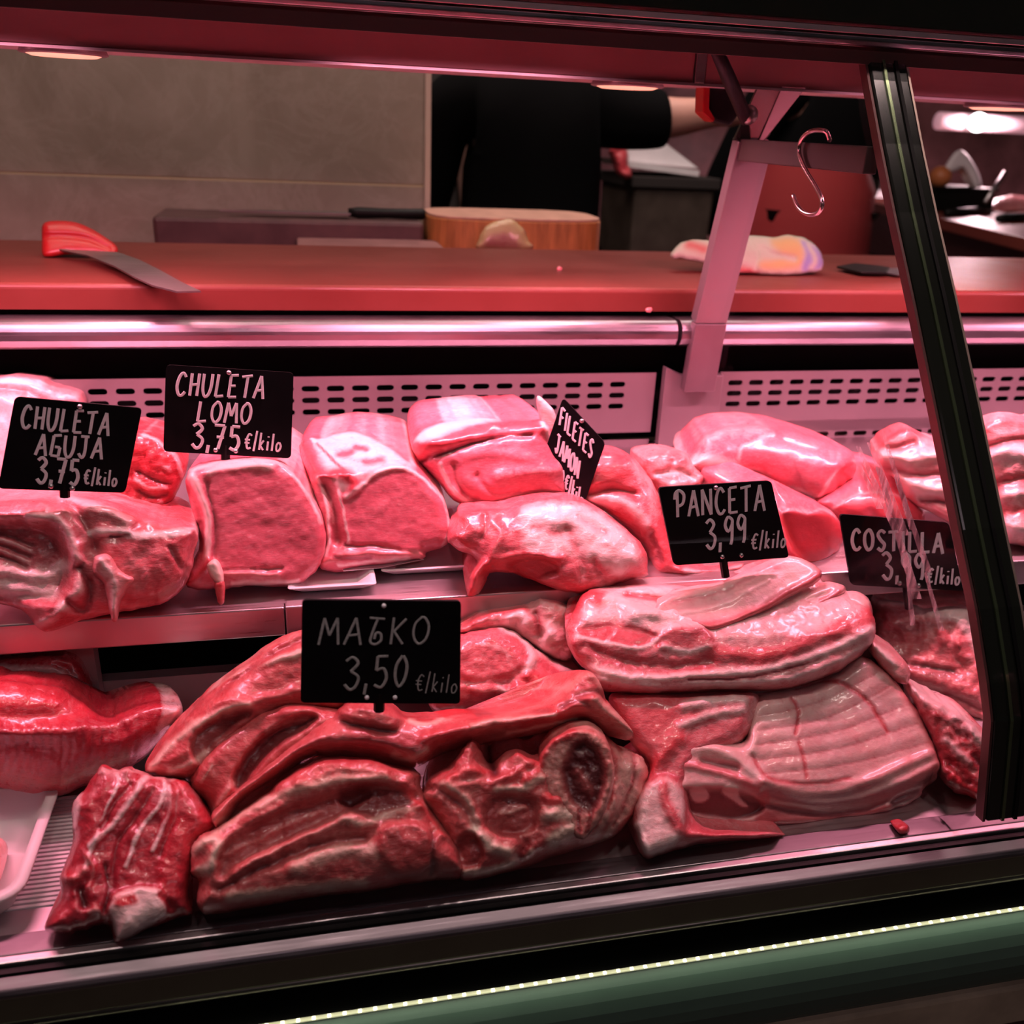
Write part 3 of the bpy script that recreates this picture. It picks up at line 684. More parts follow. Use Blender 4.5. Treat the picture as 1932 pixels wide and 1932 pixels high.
# red-handled knife on the counter, its blade sticking out over the edge
rk = empty('boning_knife', tuple(onZ(150, 480, CZ)), 'red handled knife on the counter, blade tip over the edge', 'knife')
relief('handle', 'redplastic', [(80, 425), (95, 417), (135, 418), (165, 428), (195, 446), (220, 466), (218, 482), (180, 481), (130, 480), (95, 485), (80, 480), (79, 450)], (150, 484, 'z', CZ + 0.002), (0, -0.8, 0.6), 0.008, 18, 0.022, (0, 1, 0.0), 0.2, [('s', [(85, 446), (130, 446), (170, 452), (205, 468)], 5, -4)], amp=0, edge=0, wob=0, res=4, parent=rk)
flatpoly([(100, 468), (135, 474), (222, 478), (262, 492), (300, 511), (345, 536), (379, 552), (335, 553), (288, 541), (255, 526), (215, 504), (165, 484), (120, 475)], CZ + 0.009, 0.0016).obj('blade', M['blade'], rk)
# round chopping block with a cut end of cured meat in front of it
cx0, cx1 = onY(800, 430, 1.52)[0], onY(1124, 430, 1.5)[0]
bl = MB(); pts = []
for k in range(40):
    a = 2 * math.pi * k / 40; c_, s_ = math.cos(a), math.sin(a)
    ex_ = lambda v: math.copysign(abs(v) ** 0.55, v)
    pts.append(((cx0 + cx1) / 2 + (cx1 - cx0) / 2 * ex_(c_), 1.51 + 0.085 * ex_(s_), WZ))
bzt = onY(1100, 414, 1.44)[2]
blk = empty('chopping_block', ((cx0 + cx1) / 2, 1.51, WZ), 'thick rounded wooden chopping block beside the tile wall edge', 'chopping block')
bl.prism(pts, (0, 0, bzt - WZ - 0.004)).obj('block', M['wood'], blk, bev=0.002)
MB().prism([((p[0] - (cx0 + cx1) / 2) * 0.985 + (cx0 + cx1) / 2, (p[1] - 1.51) * 0.985 + 1.51, bzt - 0.004) for p in pts], (0, 0, 0.004)).obj('cutting_face', M['woodtop'], blk, bev=0.001)
hamend = meat_mat('cured_rind', (0.34, 0.12, 0.11), (0.42, 0.22, 0.16), fat=(0.46, 0.34, 0.17), marble=0.3)
relief('ham_end', hamend, [(905, 470), (905, 448), (918, 425), (940, 415), (968, 416), (985, 428), (995, 450), (1000, 471)], (950, 472, 'y', 1.405), (0, -1, 0.15), 0.008, 25, 0.03, (0, 1, 0), 0.3, [('r', [(903, 475), (903, 440), (940, 412), (975, 415), (1003, 475)], 8, 0, 1), ('r', [(918, 466), (922, 446), (950, 438), (975, 452), (978, 468)], 10, 1, 0.2)], res=5, label='cut end of a cured ham with yellow rind before the chopping block', cat='meat')
# crumpled cloth
cloth = simple('towel_cloth', (0.72, 0.68, 0.60), 0.85)
def towel():
    mt, nt, b = newmat('patterned_towel'); at = N(nt, 'ShaderNodeAttribute', attribute_name='mask'); sp = N(nt, 'ShaderNodeSeparateColor'); L(nt, at.outputs['Color'], sp.inputs[0])
    c = mixc(nt, sp.outputs[0], (0.40, 0.38, 0.31), (0.46, 0.29, 0.11)); c = mixc(nt, sp.outputs[1], c, (0.20, 0.18, 0.40)); c = mixc(nt, sp.outputs[2], c, (0.40, 0.03, 0.04))
    L(nt, c, b.inputs['Base Color']); b.inputs['Roughness'].default_value = 0.9; bump(nt, b, noise(nt, 420, 2), 0.5, 0.002); return mt
relief('dish_cloth', towel(), [(1266, 478), (1285, 458), (1320, 452), (1380, 455), (1410, 444), (1460, 446), (1505, 445), (1535, 460), (1553, 485), (1550, 508), (1520, 516), (1470, 519), (1430, 515), (1385, 514), (1340, 500), (1290, 490), (1270, 487)], (1450, 519, 'z', CZ + 0.001), (0, -0.55, 0.83), 0.016, 32, 0.012, (0, 1, -0.25), 0.3,
       [('r', [(1455, 455), (1500, 450), (1515, 480), (1510, 505), (1450, 510), (1430, 495), (1470, 485)], 10, 2, 0.9), ('r', [(1510, 455), (1545, 470), (1550, 505), (1515, 512), (1520, 480)], 6, 0, 0, 0.8), ('s', [(1525, 462), (1536, 485), (1530, 508)], 6, 1, 0, 0.05),
        ('s', [(1300, 462), (1330, 470)], 10, 0, 0, 0, 0.8), ('s', [(1380, 505), (1425, 512)], 8, 0, 0, 0, 0.85), ('s', [(1440, 470), (1460, 480), (1500, 490)], 6, -5), ('s', [(1410, 450), (1430, 480), (1425, 505)], 5, -4), ('s', [(1395, 458), (1405, 490)], 6, 3)], amp=2.5, nsc=22, edge=3, res=4, label='crumpled pale cloth with yellow, lilac and red pattern on the counter', cat='cloth')
# small dark knife
sk = empty('paring_knife', tuple(onZ(1640, 510, CZ)), 'small dark knife lying right of the crumpled cloth', 'knife')
flatpoly([(1578, 506), (1610, 500), (1660, 505), (1678, 508), (1672, 518), (1625, 517)], CZ + 0.004, 0.003).obj('handle', M['black'], sk, bev=0.001)
flatpoly([(1672, 508), (1706, 507), (1712, 514), (1694, 521), (1672, 517)], CZ + 0.003, 0.0015).obj('blade', M['polished'], sk)
# S hook on the top bar
hk = [(1574, 268), (1570, 254), (1556, 247), (1538, 246), (1522, 252), (1511, 266), (1507, 284), (1512, 305), (1524, 328), (1538, 350), (1549, 372), (1551, 388), (1544, 401), (1530, 405), (1515, 400), (1503, 386), (1496, 366)]
sp_ = spline([(a - 8, b) if i < 2 else (a, b) for i, (a, b) in enumerate(hk)], False, 4)
pl = [onX(a, b, XP - 0.0195 + (0.010 * max(0, 1 - i / 14))) for i, (a, b) in enumerate(sp_)]
tag(MB().tube([tuple(p) for p in pl], [0.0006] + [0.0019] * (len(pl) - 2) + [0.0007], 10).obj('hook', simple('pink_chrome', (0.80, 0.62, 0.62), 0.2, metal=1.0), smooth=True), 'steel S hook hanging from the bar under the canopy', 'hook')
# red and black gadget behind the post
gd = empty('handheld_scanner', tuple(onY(1360, 240, 1.0)), 'red and black handheld gadget hanging behind the canopy bracket', 'gadget')
def yquad(pxs, y, th): return MB().prism([tuple(onY(a, b, y)) for a, b in pxs], (0, th, 0))
yquad([(1336, 164), (1395, 167), (1396, 215), (1380, 238), (1350, 230), (1336, 212)], 0.98, 0.02).obj('body', M['black'], gd, bev=0.003)
yquad([(1328, 163), (1340, 164), (1338, 205), (1350, 224), (1346, 231), (1326, 212)], 0.978, 0.022).obj('bumper', M['redplastic'], gd, bev=0.001)
MB().box(onY(1365, 190, 0.99)[0] - 0.012, onY(1365, 190, 0.99)[0] + 0.012, 0.983, 0.997, onY(1365, 200, 0.99)[2], 1.4634).obj('hanger', M['black'], gd)

# ================================================================== BUTCHERS AND THE ROOM BEHIND
def skin_fig(name, joints, edges, mat, parent=None, sub=2, roots=(0,), loc=None, scale=1.0, inflate=0.0):
    """one continuous skinned body: joints {key: (pos, radius)}"""
    keys = list(joints); idx = {k: i for i, k in enumerate(keys)}
    me = bpy.data.meshes.new(name)
    me.from_pydata([tuple(joints[k][0]) for k in keys], [(idx[a], idx[b]) for a, b in edges], [])
    o = link(name, me, mat, parent, loc)
    o.modifiers.new('skin', 'SKIN'); me.skin_vertices.new() if hasattr(me.skin_vertices, 'new') and not me.skin_vertices else None
    if not me.skin_vertices:
        bm = bmesh.new(); bm.from_mesh(me); bm.verts.layers.skin.verify(); bm.to_mesh(me); bm.free()
    for k in keys:
        r = joints[k][1]; r = r if isinstance(r, tuple) else (r, r)
        v = me.skin_vertices[0].data[idx[k]]; v.radius = (r[0] + inflate, r[1] + inflate); v.use_root = False
    for r in roots: me.skin_vertices[0].data[idx[r]].use_root = True
    o.modifiers['skin'].use_smooth_shade = True
    s = o.modifiers.new('sub', 'SUBSURF'); s.levels = sub; s.render_levels = sub
    return o
def person(name_label, base, turn, arms, cloth_top, cloth_low, height=1.74, pants=None, apron=None):
    """base: floor point; turn: facing angle (0 = +y); arms: world points for elbow, wrist, finger direction of each arm"""
    s = height / 1.74; B = Vector(base); f = Vector((math.sin(turn), math.cos(turn), 0)); r = Vector((f.y, -f.x, 0))
    P = lambda x, y, z: B + r * (x * s) + f * (y * s) + Vector((0, 0, z * s))
    root = empty('person', tuple(B), name_label, 'person')
    J = {'pelvis': (P(0, 0, 0.96), (0.150 * s, 0.110 * s)), 'waist': (P(0, 0, 1.10), (0.135 * s, 0.100 * s)), 'chest': (P(0, 0.01, 1.30), (0.155 * s, 0.115 * s)),
         'collar': (P(0, 0, 1.44), (0.10 * s, 0.08 * s)), 'neck': (P(0, 0.01, 1.51), 0.055 * s), 'jaw': (P(0, 0.035, 1.575), (0.070 * s, 0.075 * s)), 'skull': (P(0, 0.02, 1.655), (0.076 * s, 0.092 * s)), 'crown': (P(0, 0.01, 1.72), (0.045 * s, 0.05 * s))}
    E_ = [('pelvis', 'waist'), ('waist', 'chest'), ('chest', 'collar'), ('collar', 'neck'), ('neck', 'jaw'), ('jaw', 'skull'), ('skull', 'crown')]
    roots = ['pelvis']
    for sd, sg in (('l', -1), ('r', 1)):
        J['hip' + sd] = (P(0.095 * sg, 0, 0.90), 0.090 * s); J['knee' + sd] = (P(0.10 * sg, 0.015, 0.49), 0.058 * s); J['ankle' + sd] = (P(0.10 * sg, -0.02, 0.09), 0.040 * s); J['toe' + sd] = (P(0.115 * sg, 0.13, 0.035), 0.034 * s)
        J['shoulder' + sd] = (P(0.185 * sg, 0, 1.40), 0.060 * s); J['elbow' + sd] = (Vector(arms[sd][0]), 0.045 * s); J['wrist' + sd] = (Vector(arms[sd][1]), 0.029 * s)
        hd = Vector(arms[sd][2]).normalized(); side = hd.cross(Vector((0, 0, 1))); side = (side.normalized() if side.length > .1 else r) * sg
        J['palm' + sd] = (J['wrist' + sd][0] + hd * 0.065, (0.036, 0.020))
        E_ += [('pelvis', 'hip' + sd), ('hip' + sd, 'knee' + sd), ('knee' + sd, 'ankle' + sd), ('ankle' + sd, 'toe' + sd), ('collar', 'shoulder' + sd), ('shoulder' + sd, 'elbow' + sd), ('elbow' + sd, 'wrist' + sd), ('wrist' + sd, 'palm' + sd)]
        for k, (o_, ln) in enumerate(((-0.028, 0.070), (-0.010, 0.080), (0.009, 0.075), (0.026, 0.058))):
            b0_ = J['palm' + sd][0] + side * o_ - hd * 0.005; m_ = b0_ + hd * (ln * 0.6) - Vector((0, 0, 0.006)); t_ = m_ + hd * (ln * 0.42) - Vector((0, 0, 0.020))
            for q_, v_ in (('a', b0_), ('b', m_), ('c', t_)): J['f%d%s%s' % (k, q_, sd)] = (v_, 0.0088 if q_ != 'c' else 0.0072)
            E_ += [('f%da%s' % (k, sd), 'f%db%s' % (k, sd)), ('f%db%s' % (k, sd), 'f%dc%s' % (k, sd))]; roots.append('f%da%s' % (k, sd))
        tb = J['wrist' + sd][0] + hd * 0.028 - side * 0.020; tm = tb + hd * 0.035 - side * 0.032; te = tm + hd * 0.03 - side * 0.006 - Vector((0, 0, 0.008))
        for q_, v_ in (('a', tb), ('b', tm), ('c', te)): J['t%s%s' % (q_, sd)] = (v_, 0.0105 if q_ != 'c' else 0.0085)
        E_ += [('ta' + sd, 'tb' + sd), ('tb' + sd, 'tc' + sd)]; roots.append('ta' + sd)
    body = skin_fig('body', J, E_, M['skin'], root, roots=roots)
    K = {k: J[k] for k in ('pelvis', 'waist', 'chest', 'collar')}; Ke = [('pelvis', 'waist'), ('waist', 'chest'), ('chest', 'collar')]
    K['hem'] = (P(0, 0, 0.86), (0.160 * s, 0.120 * s)); Ke.append(('pelvis', 'hem'))
    for sd in 'lr':
        for k in ('shoulder', 'elbow'): K[k + sd] = J[k + sd]
        K['cuff' + sd] = (J['elbow' + sd][0].lerp(J['wrist' + sd][0], arms[sd][3]), 0.042 * s)
        Ke += [('collar', 'shoulder' + sd), ('shoulder' + sd, 'elbow' + sd), ('elbow' + sd, 'cuff' + sd)]
    skin_fig('shirt', K, Ke, cloth_top, root, roots=('pelvis',), inflate=0.016)
    T_ = {'pelvis': J['pelvis']}; Te = []
    for sd in 'lr':
        for k in ('hip', 'knee', 'ankle'): T_[k + sd] = J[k + sd]
        Te += [('pelvis', 'hip' + sd), ('hip' + sd, 'knee' + sd), ('knee' + sd, 'ankle' + sd)]
    skin_fig('trousers', T_, Te, pants or M['blackcloth'], root, roots=('pelvis',), inflate=0.012)
    hb = MB(); hc = P(0, 0.005, 1.665); hb.ball((0, 0, 0), 1.0, 3)
    for v in hb.bm.verts:
        z = v.co.z; fr_ = v.co.y
        k = 1.0 if (z > 0.25 or fr_ < -0.15) else 0.88
        c = v.co.copy(); v.co = hc + r * (c.x * 0.088 * s * k) + f * (c.y * 0.104 * s * k) + Vector((0, 0, c.z * 0.098 * s * k))
    hb.obj('hair', M['hair'], root, smooth=True)
    for sg in (-1, 1): MB().ball(tuple(P(0.030 * sg, 0.106, 1.635)), 0.010 * s, 2).obj('eye', M['black'], root, smooth=True)
    MB().tube([P(0, 0.108, 1.635), P(0, 0.124, 1.600), P(0, 0.108, 1.592)], [0.008, 0.014, 0.008], 8).obj('nose', M['skin'], root, smooth=True)
    MB().tube([P(-0.024, 0.100, 1.560), P(0, 0.108, 1.558), P(0.024, 0.100, 1.560)], [0.004, 0.007, 0.004], 8).obj('mouth', simple('dark_red_ribs', (0.30, 0.018, 0.022), 0.85), root, smooth=True)
    for sg in (-1, 1): MB().ball(tuple(P(0.086 * sg, 0.015, 1.625)), (0.014, 0.018, 0.030), 2).obj('ear', M['skin'], root, smooth=True)
    if apron: apron(root, P, s)
    return root
# butcher in black, standing behind the block with his back half turned, reaching to the right
tx = onY(1010, 300, 2.05)[0]
el = onY(1246, 226, 1.98); wr = onY(1352, 212, 1.98)
le = Vector((tx - 0.24, 2.22, 1.16)); lw = Vector((tx - 0.10, 2.42, 1.12))
def black_apron(root, P, s):
    mb = MB(); n = 9
    for k in range(n):
        pass
    mb.prism([tuple(P(-0.19, -0.165, 0.62)), tuple(P(0.19, -0.165, 0.62)), tuple(P(0.185, -0.16, 1.12)), tuple(P(-0.185, -0.16, 1.12))], tuple(P(0, -0.006, 0) - P(0, 0, 0)))
    mb.obj('apron', M['blackcloth'], root)
    MB().tube([P(-0.16, -0.10, 1.12), P(-0.10, -0.155, 1.125), P(0.10, -0.155, 1.125), P(0.16, -0.10, 1.12)], 0.006, 8).obj('apron_string', simple('grey_string', (0.03, 0.03, 0.03), 0.8), root)
person('person in black clothes behind the chopping block, arm stretched out to the right', (tx, 2.08, 0), math.radians(12), {'r': (el, wr, (0.9, 0.2, -0.1), 0.16), 'l': (le, lw, (0.6, 0.6, -0.2), 0.9)}, M['blackcloth'], M['blackcloth'], height=1.80, apron=black_apron)
# second butcher further back in a dark red ribbed apron
ax = onY(1532, 400, 2.75)[0]
def red_skirt(root, P, s):
    mb = MB(); rings = []
    for z, rx, ry in ((0.50, 0.18, 0.17), (0.75, 0.195, 0.185), (1.00, 0.195, 0.19), (1.16, 0.18, 0.18), (1.225, 0.15, 0.145)):
        rings.append([mb.bm.verts.new(P(rx * math.cos(2 * math.pi * k / 72) * (1 + 0.018 * math.cos(k * math.pi)), ry * math.sin(2 * math.pi * k / 72) * (1 + 0.018 * math.cos(k * math.pi)), z)) for k in range(72)])
    for a, b in zip(rings, rings[1:]):
        for k in range(72): mb.bm.faces.new((a[k], a[(k + 1) % 72], b[(k + 1) % 72], b[k]))
    mb.obj('apron', simple('dark_red_ribs', (0.30, 0.018, 0.022), 0.85), root, smooth=True)
person('person in a black top and dark red ribbed apron standing further back', (ax, 2.80, 0), math.radians(160), {'r': (Vector((ax - 0.25, 2.90, 1.25)), Vector((ax - 0.16, 3.05, 1.10)), (0.5, 0.6, -0.3), 0.9), 'l': (Vector((ax + 0.25, 2.90, 1.25)), Vector((ax + 0.16, 3.05, 1.10)), (-0.5, 0.6, -0.3), 0.9)}, M['blackcloth'], M['redcloth'], height=1.92, apron=red_skirt)
# white paper-lined tray on a brown bin, scraps of meat at its left side
def qd(pxs, y, th, mb=None): return (mb or MB()).prism([tuple(onY(a, b, y)) for a, b in pxs], (0, th, 0))
bn = MB(); bx0, bx1 = onY(1192, 400, 2.5)[0], onY(1345, 400, 2.5)[0]; bt = onY(1260, 335, 2.5)[2]
bo = empty('waste_bin', ((bx0 + bx1) / 2, 2.6, 0), 'dark brown bin standing behind the butcher in black', 'bin')
MB().prism([(bx0 + 0.03, 2.5, 0), (bx1 - 0.03, 2.5, 0), (bx1, 2.5, bt), (bx0, 2.5, bt)], (0, 0.3, 0)).obj('bucket', M['bin'], bo, bev=0.01)
MB().box(bx0 - 0.01, bx1 + 0.01, 2.49, 2.81, bt - 0.028, bt + 0.002).obj('rim', M['dark'], bo, bev=0.004)
tp = [onY(1178, 298, 2.5), onY(1322, 330, 2.5)]
tr = empty('paper_sheet', ((bx0 + bx1) / 2, 2.56, bt), 'folded white paper sheet lying on top of the brown bin', 'paper')
MB().prism([tuple(onY(1176, 302, 2.49)), tuple(onY(1320, 322, 2.49)), tuple(onY(1318, 333, 2.49)), tuple(onY(1190, 316, 2.49))], (0, 0.25, 0)).obj('flat_sheet', M['paper'], tr)
MB().prism([tuple(onY(1177, 206, 2.53)), tuple(onY(1190, 220, 2.53)), tuple(onY(1318, 318, 2.53)), tuple(onY(1180, 304, 2.53))], (0, 0.004, 0)).obj('raised_fold', M['paper'], tr)
relief('meat_scraps', 'red', [(1152, 285), (1165, 262), (1180, 258), (1186, 300), (1192, 330), (1180, 340), (1168, 325)], (1170, 335, 'y', 2.48), (0, -1, 0.2), 0.02, 12, 0.04, amp=6, nsc=10, edge=4, res=4, label='red meat scraps hanging at the left of the white paper sheet', cat='meat')
# dim shelf edge and bottle-like shapes left of the butcher, by the tile edge
struct('wall_alcove', MB().box(-1.2, onY(1000, 300, 2.95)[0], 2.93, 2.98, 0, 3.2), M['dark'])
sh = empty('wall_shelf', tuple(onY(835, 180, 2.6)), 'small pale shelf on the dark wall beside the tile edge', 'shelf')
qd([(812, 168), (845, 168), (845, 186), (812, 186)], 2.78, 0.15).obj('shelf_board', M['white'], sh)
hp = empty('hanging_apron', tuple(onY(870, 400, 2.7)), 'brown cloth hanging in the dark beside the tile edge', 'cloth')
qd([(858, 250), (905, 240), (915, 300), (900, 410), (872, 412), (862, 330)], 2.905, 0.025).obj('drape', simple('brown_drape', (0.09, 0.045, 0.035), 0.9, var=0.3, vscale=6), hp, bev=0.005)
# right: another red worktop with knives, meat, paper, a bright lamp behind
WT = 1.20
A_ = onZ(1690, 392, WT); B_ = onZ(1790, 412, WT); C_ = onZ(1990, 462, WT); 
wt = empty('butcher_table', (float(B_[0]), float(B_[1]), 0), 'red topped butcher table behind the counter at the right', 'table')
dirv = Vector(C_ - A_); dirv.z = 0; dirv.normalize(); nv = Vector((-dirv.y, dirv.x, 0)); nv = nv if nv.x > 0 else -nv
A0 = Vector(A_) - dirv * 0.6; C0 = Vector(C_) + dirv * 0.05
def tquad(z0, z1, d0, d1): return MB().prism([tuple(A0 + nv * d0 + Vector((0, 0, z0))), tuple(C0 + nv * d0 + Vector((0, 0, z0))), tuple(C0 + nv * d1 + Vector((0, 0, z0))), tuple(A0 + nv * d1 + Vector((0, 0, z0)))], (0, 0, z1 - z0))
tquad(-0.035, 0.0, 0, 0.8).obj('top', M['redtop'], wt, bev=0.004)
tquad(-1.198, -0.036, 0.05, 0.75).obj('cabinet', simple('dark_cabinet', (0.035, 0.010, 0.010), 0.5), wt)
def onT(px, py, dz=0.0): return onZ(px, py, WT + dz)
for nm, lab, a, b in (('knife', 'black knife handle at the front of the far red table, left of the pink meat', (1786, 402), (1858, 396)), ('knife', 'black knife handle at the right end of the far red table', (1884, 412), (1950, 408))):
    k = empty('butcher_knife', tuple(onT(*a)), lab, 'knife')
    MB().tube([tuple(onT(*a, 0.013)), tuple(onT((a[0] + b[0]) / 2, (a[1] + b[1]) / 2, 0.014)), tuple(onT(*b, 0.013))], [0.012, 0.014, 0.012], 10).obj('handle', M['black'], k, smooth=True)
    e = onT(*b, 0.013); t2 = Vector(e) + dirv * 0.18
    MB().prism([tuple(Vector(e) - nv * 0.012), tuple(t2), tuple(Vector(e) + nv * 0.014)], (0, 0, 0.002)).obj('blade', M['blade'], k)
for k, (ol, an, lab) in enumerate((([(1866, 392), (1878, 376), (1905, 368), (1932, 371), (1960, 380), (1955, 398), (1910, 400), (1880, 402)], (1900, 402), 'pink meat pieces on the far red table between two black knife handles'), ([(1810, 388), (1820, 372), (1848, 370), (1876, 376), (1874, 388), (1838, 390)], (1838, 390), 'flat pale pink meat slice behind a black knife handle on the far red table'))):
    relief('meat_piece', 'fatty', ol, (an[0], an[1], 'z', WT + 0.001), (0, -0.6, 0.8), 0.03, 14, 0.06, (0.2, 1, 0), amp=4, nsc=16, edge=2, res=4, label=lab, cat='meat')
relief('paper_wrap', simple('wrap_paper', (0.78, 0.70, 0.73), 0.6), [(1778, 330), (1795, 296), (1812, 282), (1830, 298), (1848, 330), (1852, 352), (1840, 356), (1820, 320), (1800, 325)], (1850, 352, 'y', 3.12), (0, -1, 0.2), 0.015, 10, 0.03, amp=3, nsc=14, edge=1, res=4, label='crumpled white paper wrap on the far red table under the bright lamp', cat='paper')
tag(MB().ball(tuple(onY(1774, 334, 3.14) ), (0.038, 0.040, 0.038), 3).obj('onion', M['orange'], smooth=True), 'rounded orange brown food item beside the white paper wrap', 'food')
WT2 = 1.18
q1 = onZ(1640, 372, WT2); sb = empty('side_table', (float(q1[0]), float(q1[1]), 0), 'dark side table with a red top behind the red apron', 'table')
MB().box(q1[0] - 0.10, q1[0] + 0.34, q1[1] - 0.05, q1[1] + 0.40, WT2 - 0.03, WT2).obj('top', M['redtop'], sb, bev=0.003)
MB().box(q1[0] - 0.06, q1[0] + 0.30, q1[1] - 0.01, q1[1] + 0.36, 0, WT2 - 0.031).obj('cabinet', M['dark'], sb)
relief('paper_sheet', M['paper'], [(1612, 346), (1640, 350), (1680, 368), (1700, 378), (1640, 376), (1618, 366)], (1660, 376, 'z', WT2 + 0.001), (0, -0.6, 0.8), 0.006, 10, 0.02, amp=1, edge=1, res=4, label='white paper on the far red table next to the red apron', cat='paper')
cb = empty('black_crate', tuple(onY(1815, 385, 3.15)), 'low black crate on the far red table under the white paper wrap', 'crate')
ctz = onY(1800, 351, 3.14)[2]; c0_, c1_ = onY(1752, 350, 3.10)[0], onY(1868, 350, 3.10)[0]
MB().box(c0_, c1_, 3.06, 3.26, WT + 0.001, ctz - 0.012, 0.006).obj('body', M['black'], cb)
MB().box(c0_ - 0.006, c1_ + 0.006, 3.054, 3.266, ctz - 0.0118, ctz, 0.003).obj('rim', M['black'], cb)
tag(MB().tube([tuple(onY(1858, 382, 2.98)), tuple(onY(1896, 325, 3.045))], 0.008, 8).obj('sharpening_steel', M['steel'], smooth=True), 'grey sharpening steel leaning beside the white paper wrap', 'tool')
lp_ = empty('wall_lamp', tuple(onY(1845, 230, 3.6)), 'bright round lamp with a streak of glare modelled as a glowing bar at the far right', 'lamp')
c_ = onY(1845, 231, 3.6)
MB().ball(tuple(c_), 0.036, 3).obj('bulb', M['bulb'], lp_, smooth=True)
MB().tube([tuple(onY(1770, 228, 3.66)), tuple(onY(1960, 238, 3.66))], 0.034, 14).obj('glare_bar', M['streakglow'], lp_, smooth=True)  # glowing bar stands in for the lamp's horizontal streak of glare
bl_ = bpy.data.lights.new('wall_lamp_light', 'POINT'); bl_.energy = 22; bl_.color = (1, 0.62, 0.68); bl_.shadow_soft_size = 0.04
bo_ = bpy.data.objects.new('wall_lamp_light', bl_); COL.objects.link(bo_); bo_.location = c_ + np.array([0, -0.12, 0.0])

# ================================================================== PRICE SIGNS
GL = {'C': [[(.9, .82), (.62, 1), (.28, .82), (.1, .4), (.3, .04), (.62, 0), (.9, .16)]], 'H': [[(.15, 0), (.2, 1)], [(.82, 0), (.9, 1)], [(.15, .48), (.9, .52)]],
 'U': [[(.1, 1), (.08, .35), (.3, 0), (.62, .05), (.86, .4), (.92, 1)]], 'L': [[(.25, 1), (.1, 0)], [(.1, 0), (.85, .05)]], 'E': [[(.9, 1), (.2, .97)], [(.2, .97), (.1, 0)], [(.1, 0), (.85, .02)], [(.14, .5), (.7, .52)]],
 'T': [[(0, .93), (1, 1)], [(.55, .97), (.42, 0)]], 'A': [[(0, 0), (.6, 1)], [(.6, 1), (.92, -.02)], [(.2, .33), (.82, .38)]], 'O': [[(.5, 1), (.15, .75), (.1, .3), (.4, 0), (.8, .2), (.92, .65), (.7, .97), (.45, 1)]],
 'M': [[(0, 0), (.22, 1)], [(.22, 1), (.5, .35)], [(.5, .35), (.85, 1)], [(.85, 1), (.95, 0)]], 'N': [[(.08, 0), (.15, 1)], [(.15, 1), (.85, 0)], [(.85, 0), (.92, 1)]],
 'G': [[(.98, 1), (.3, .96)], [(.3, .96), (.1, .03)], [(.1, .03), (.78, 0)], [(.78, 0), (.9, .42)], [(.9, .42), (.45, .44)]], 'Z': [[(.1, 1), (.95, .95)], [(.55, .95), (.3, .45), (.2, .1), (.5, 0), (.8, .15), (.75, .4), (.5, .42), (.42, .2)]],
 'J': [[(.2, 1), (.95, 1)], [(.68, 1), (.62, .25), (.38, 0), (.08, .2)]], 'K': [[(.2, 1), (.1, 0)], [(.9, .95), (.2, .45)], [(.25, .48), (.75, 0)]], 'F': [[(.2, 1), (.1, 0)], [(.2, 1), (.95, .97)], [(.15, .5), (.75, .52)]],
 'I': [[(.5, 1), (.42, 0)]], 'S': [[(.9, .88), (.55, 1), (.2, .8), (.45, .52), (.8, .3), (.5, 0), (.1, .12)]], 'P': [[(.28, .98), (.2, 0)], [(0, .7), (.12, .95), (.5, 1.03), (.9, .85), (.75, .52), (.28, .42)]],
 '3': [[(.1, .88), (.5, 1), (.85, .8), (.42, .54)], [(.42, .54), (.9, .35), (.75, .05), (.4, -.05), (.05, .12)]], '7': [[(.05, 1), (.9, 1)], [(.9, 1), (.4, 0)], [(.25, .5), (.85, .5)]],
 '5': [[(.9, 1), (.25, 1)], [(.25, 1), (.2, .55)], [(.2, .55), (.65, .6), (.85, .3), (.55, 0), (.1, .08)]], '9': [[(.85, .9), (.45, 1), (.15, .72), (.45, .48), (.85, .75), (.85, .9)], [(.86, .8), (.75, .2), (.6, 0)]],
 '0': [[(.55, 1), (.2, .7), (.15, .3), (.4, 0), (.75, .25), (.85, .7), (.6, 1)]], ',': [[(.5, .12), (.3, -.22)]], '/': [[(.2, -.12), (.75, 1.25)]],
 '€': [[(.95, .9), (.6, 1), (.3, .6), (.45, .05), (.9, .1)], [(.05, .62), (.75, .62)], [(.05, .4), (.7, .4)]], 'k': [[(.3, 1.15), (.15, 0)], [(.8, .65), (.25, .3)], [(.25, .3), (.8, 0)]],
 'i': [[(.5, .6), (.42, 0)], [(.55, .88), (.57, .95)]], 'l': [[(.6, 1.15), (.4, 0)]], 'o': [[(.5, .6), (.15, .4), (.2, .05), (.6, .05), (.85, .35), (.55, .6)]], "'": [[(.5, 1.2), (.55, 1.1)]]}
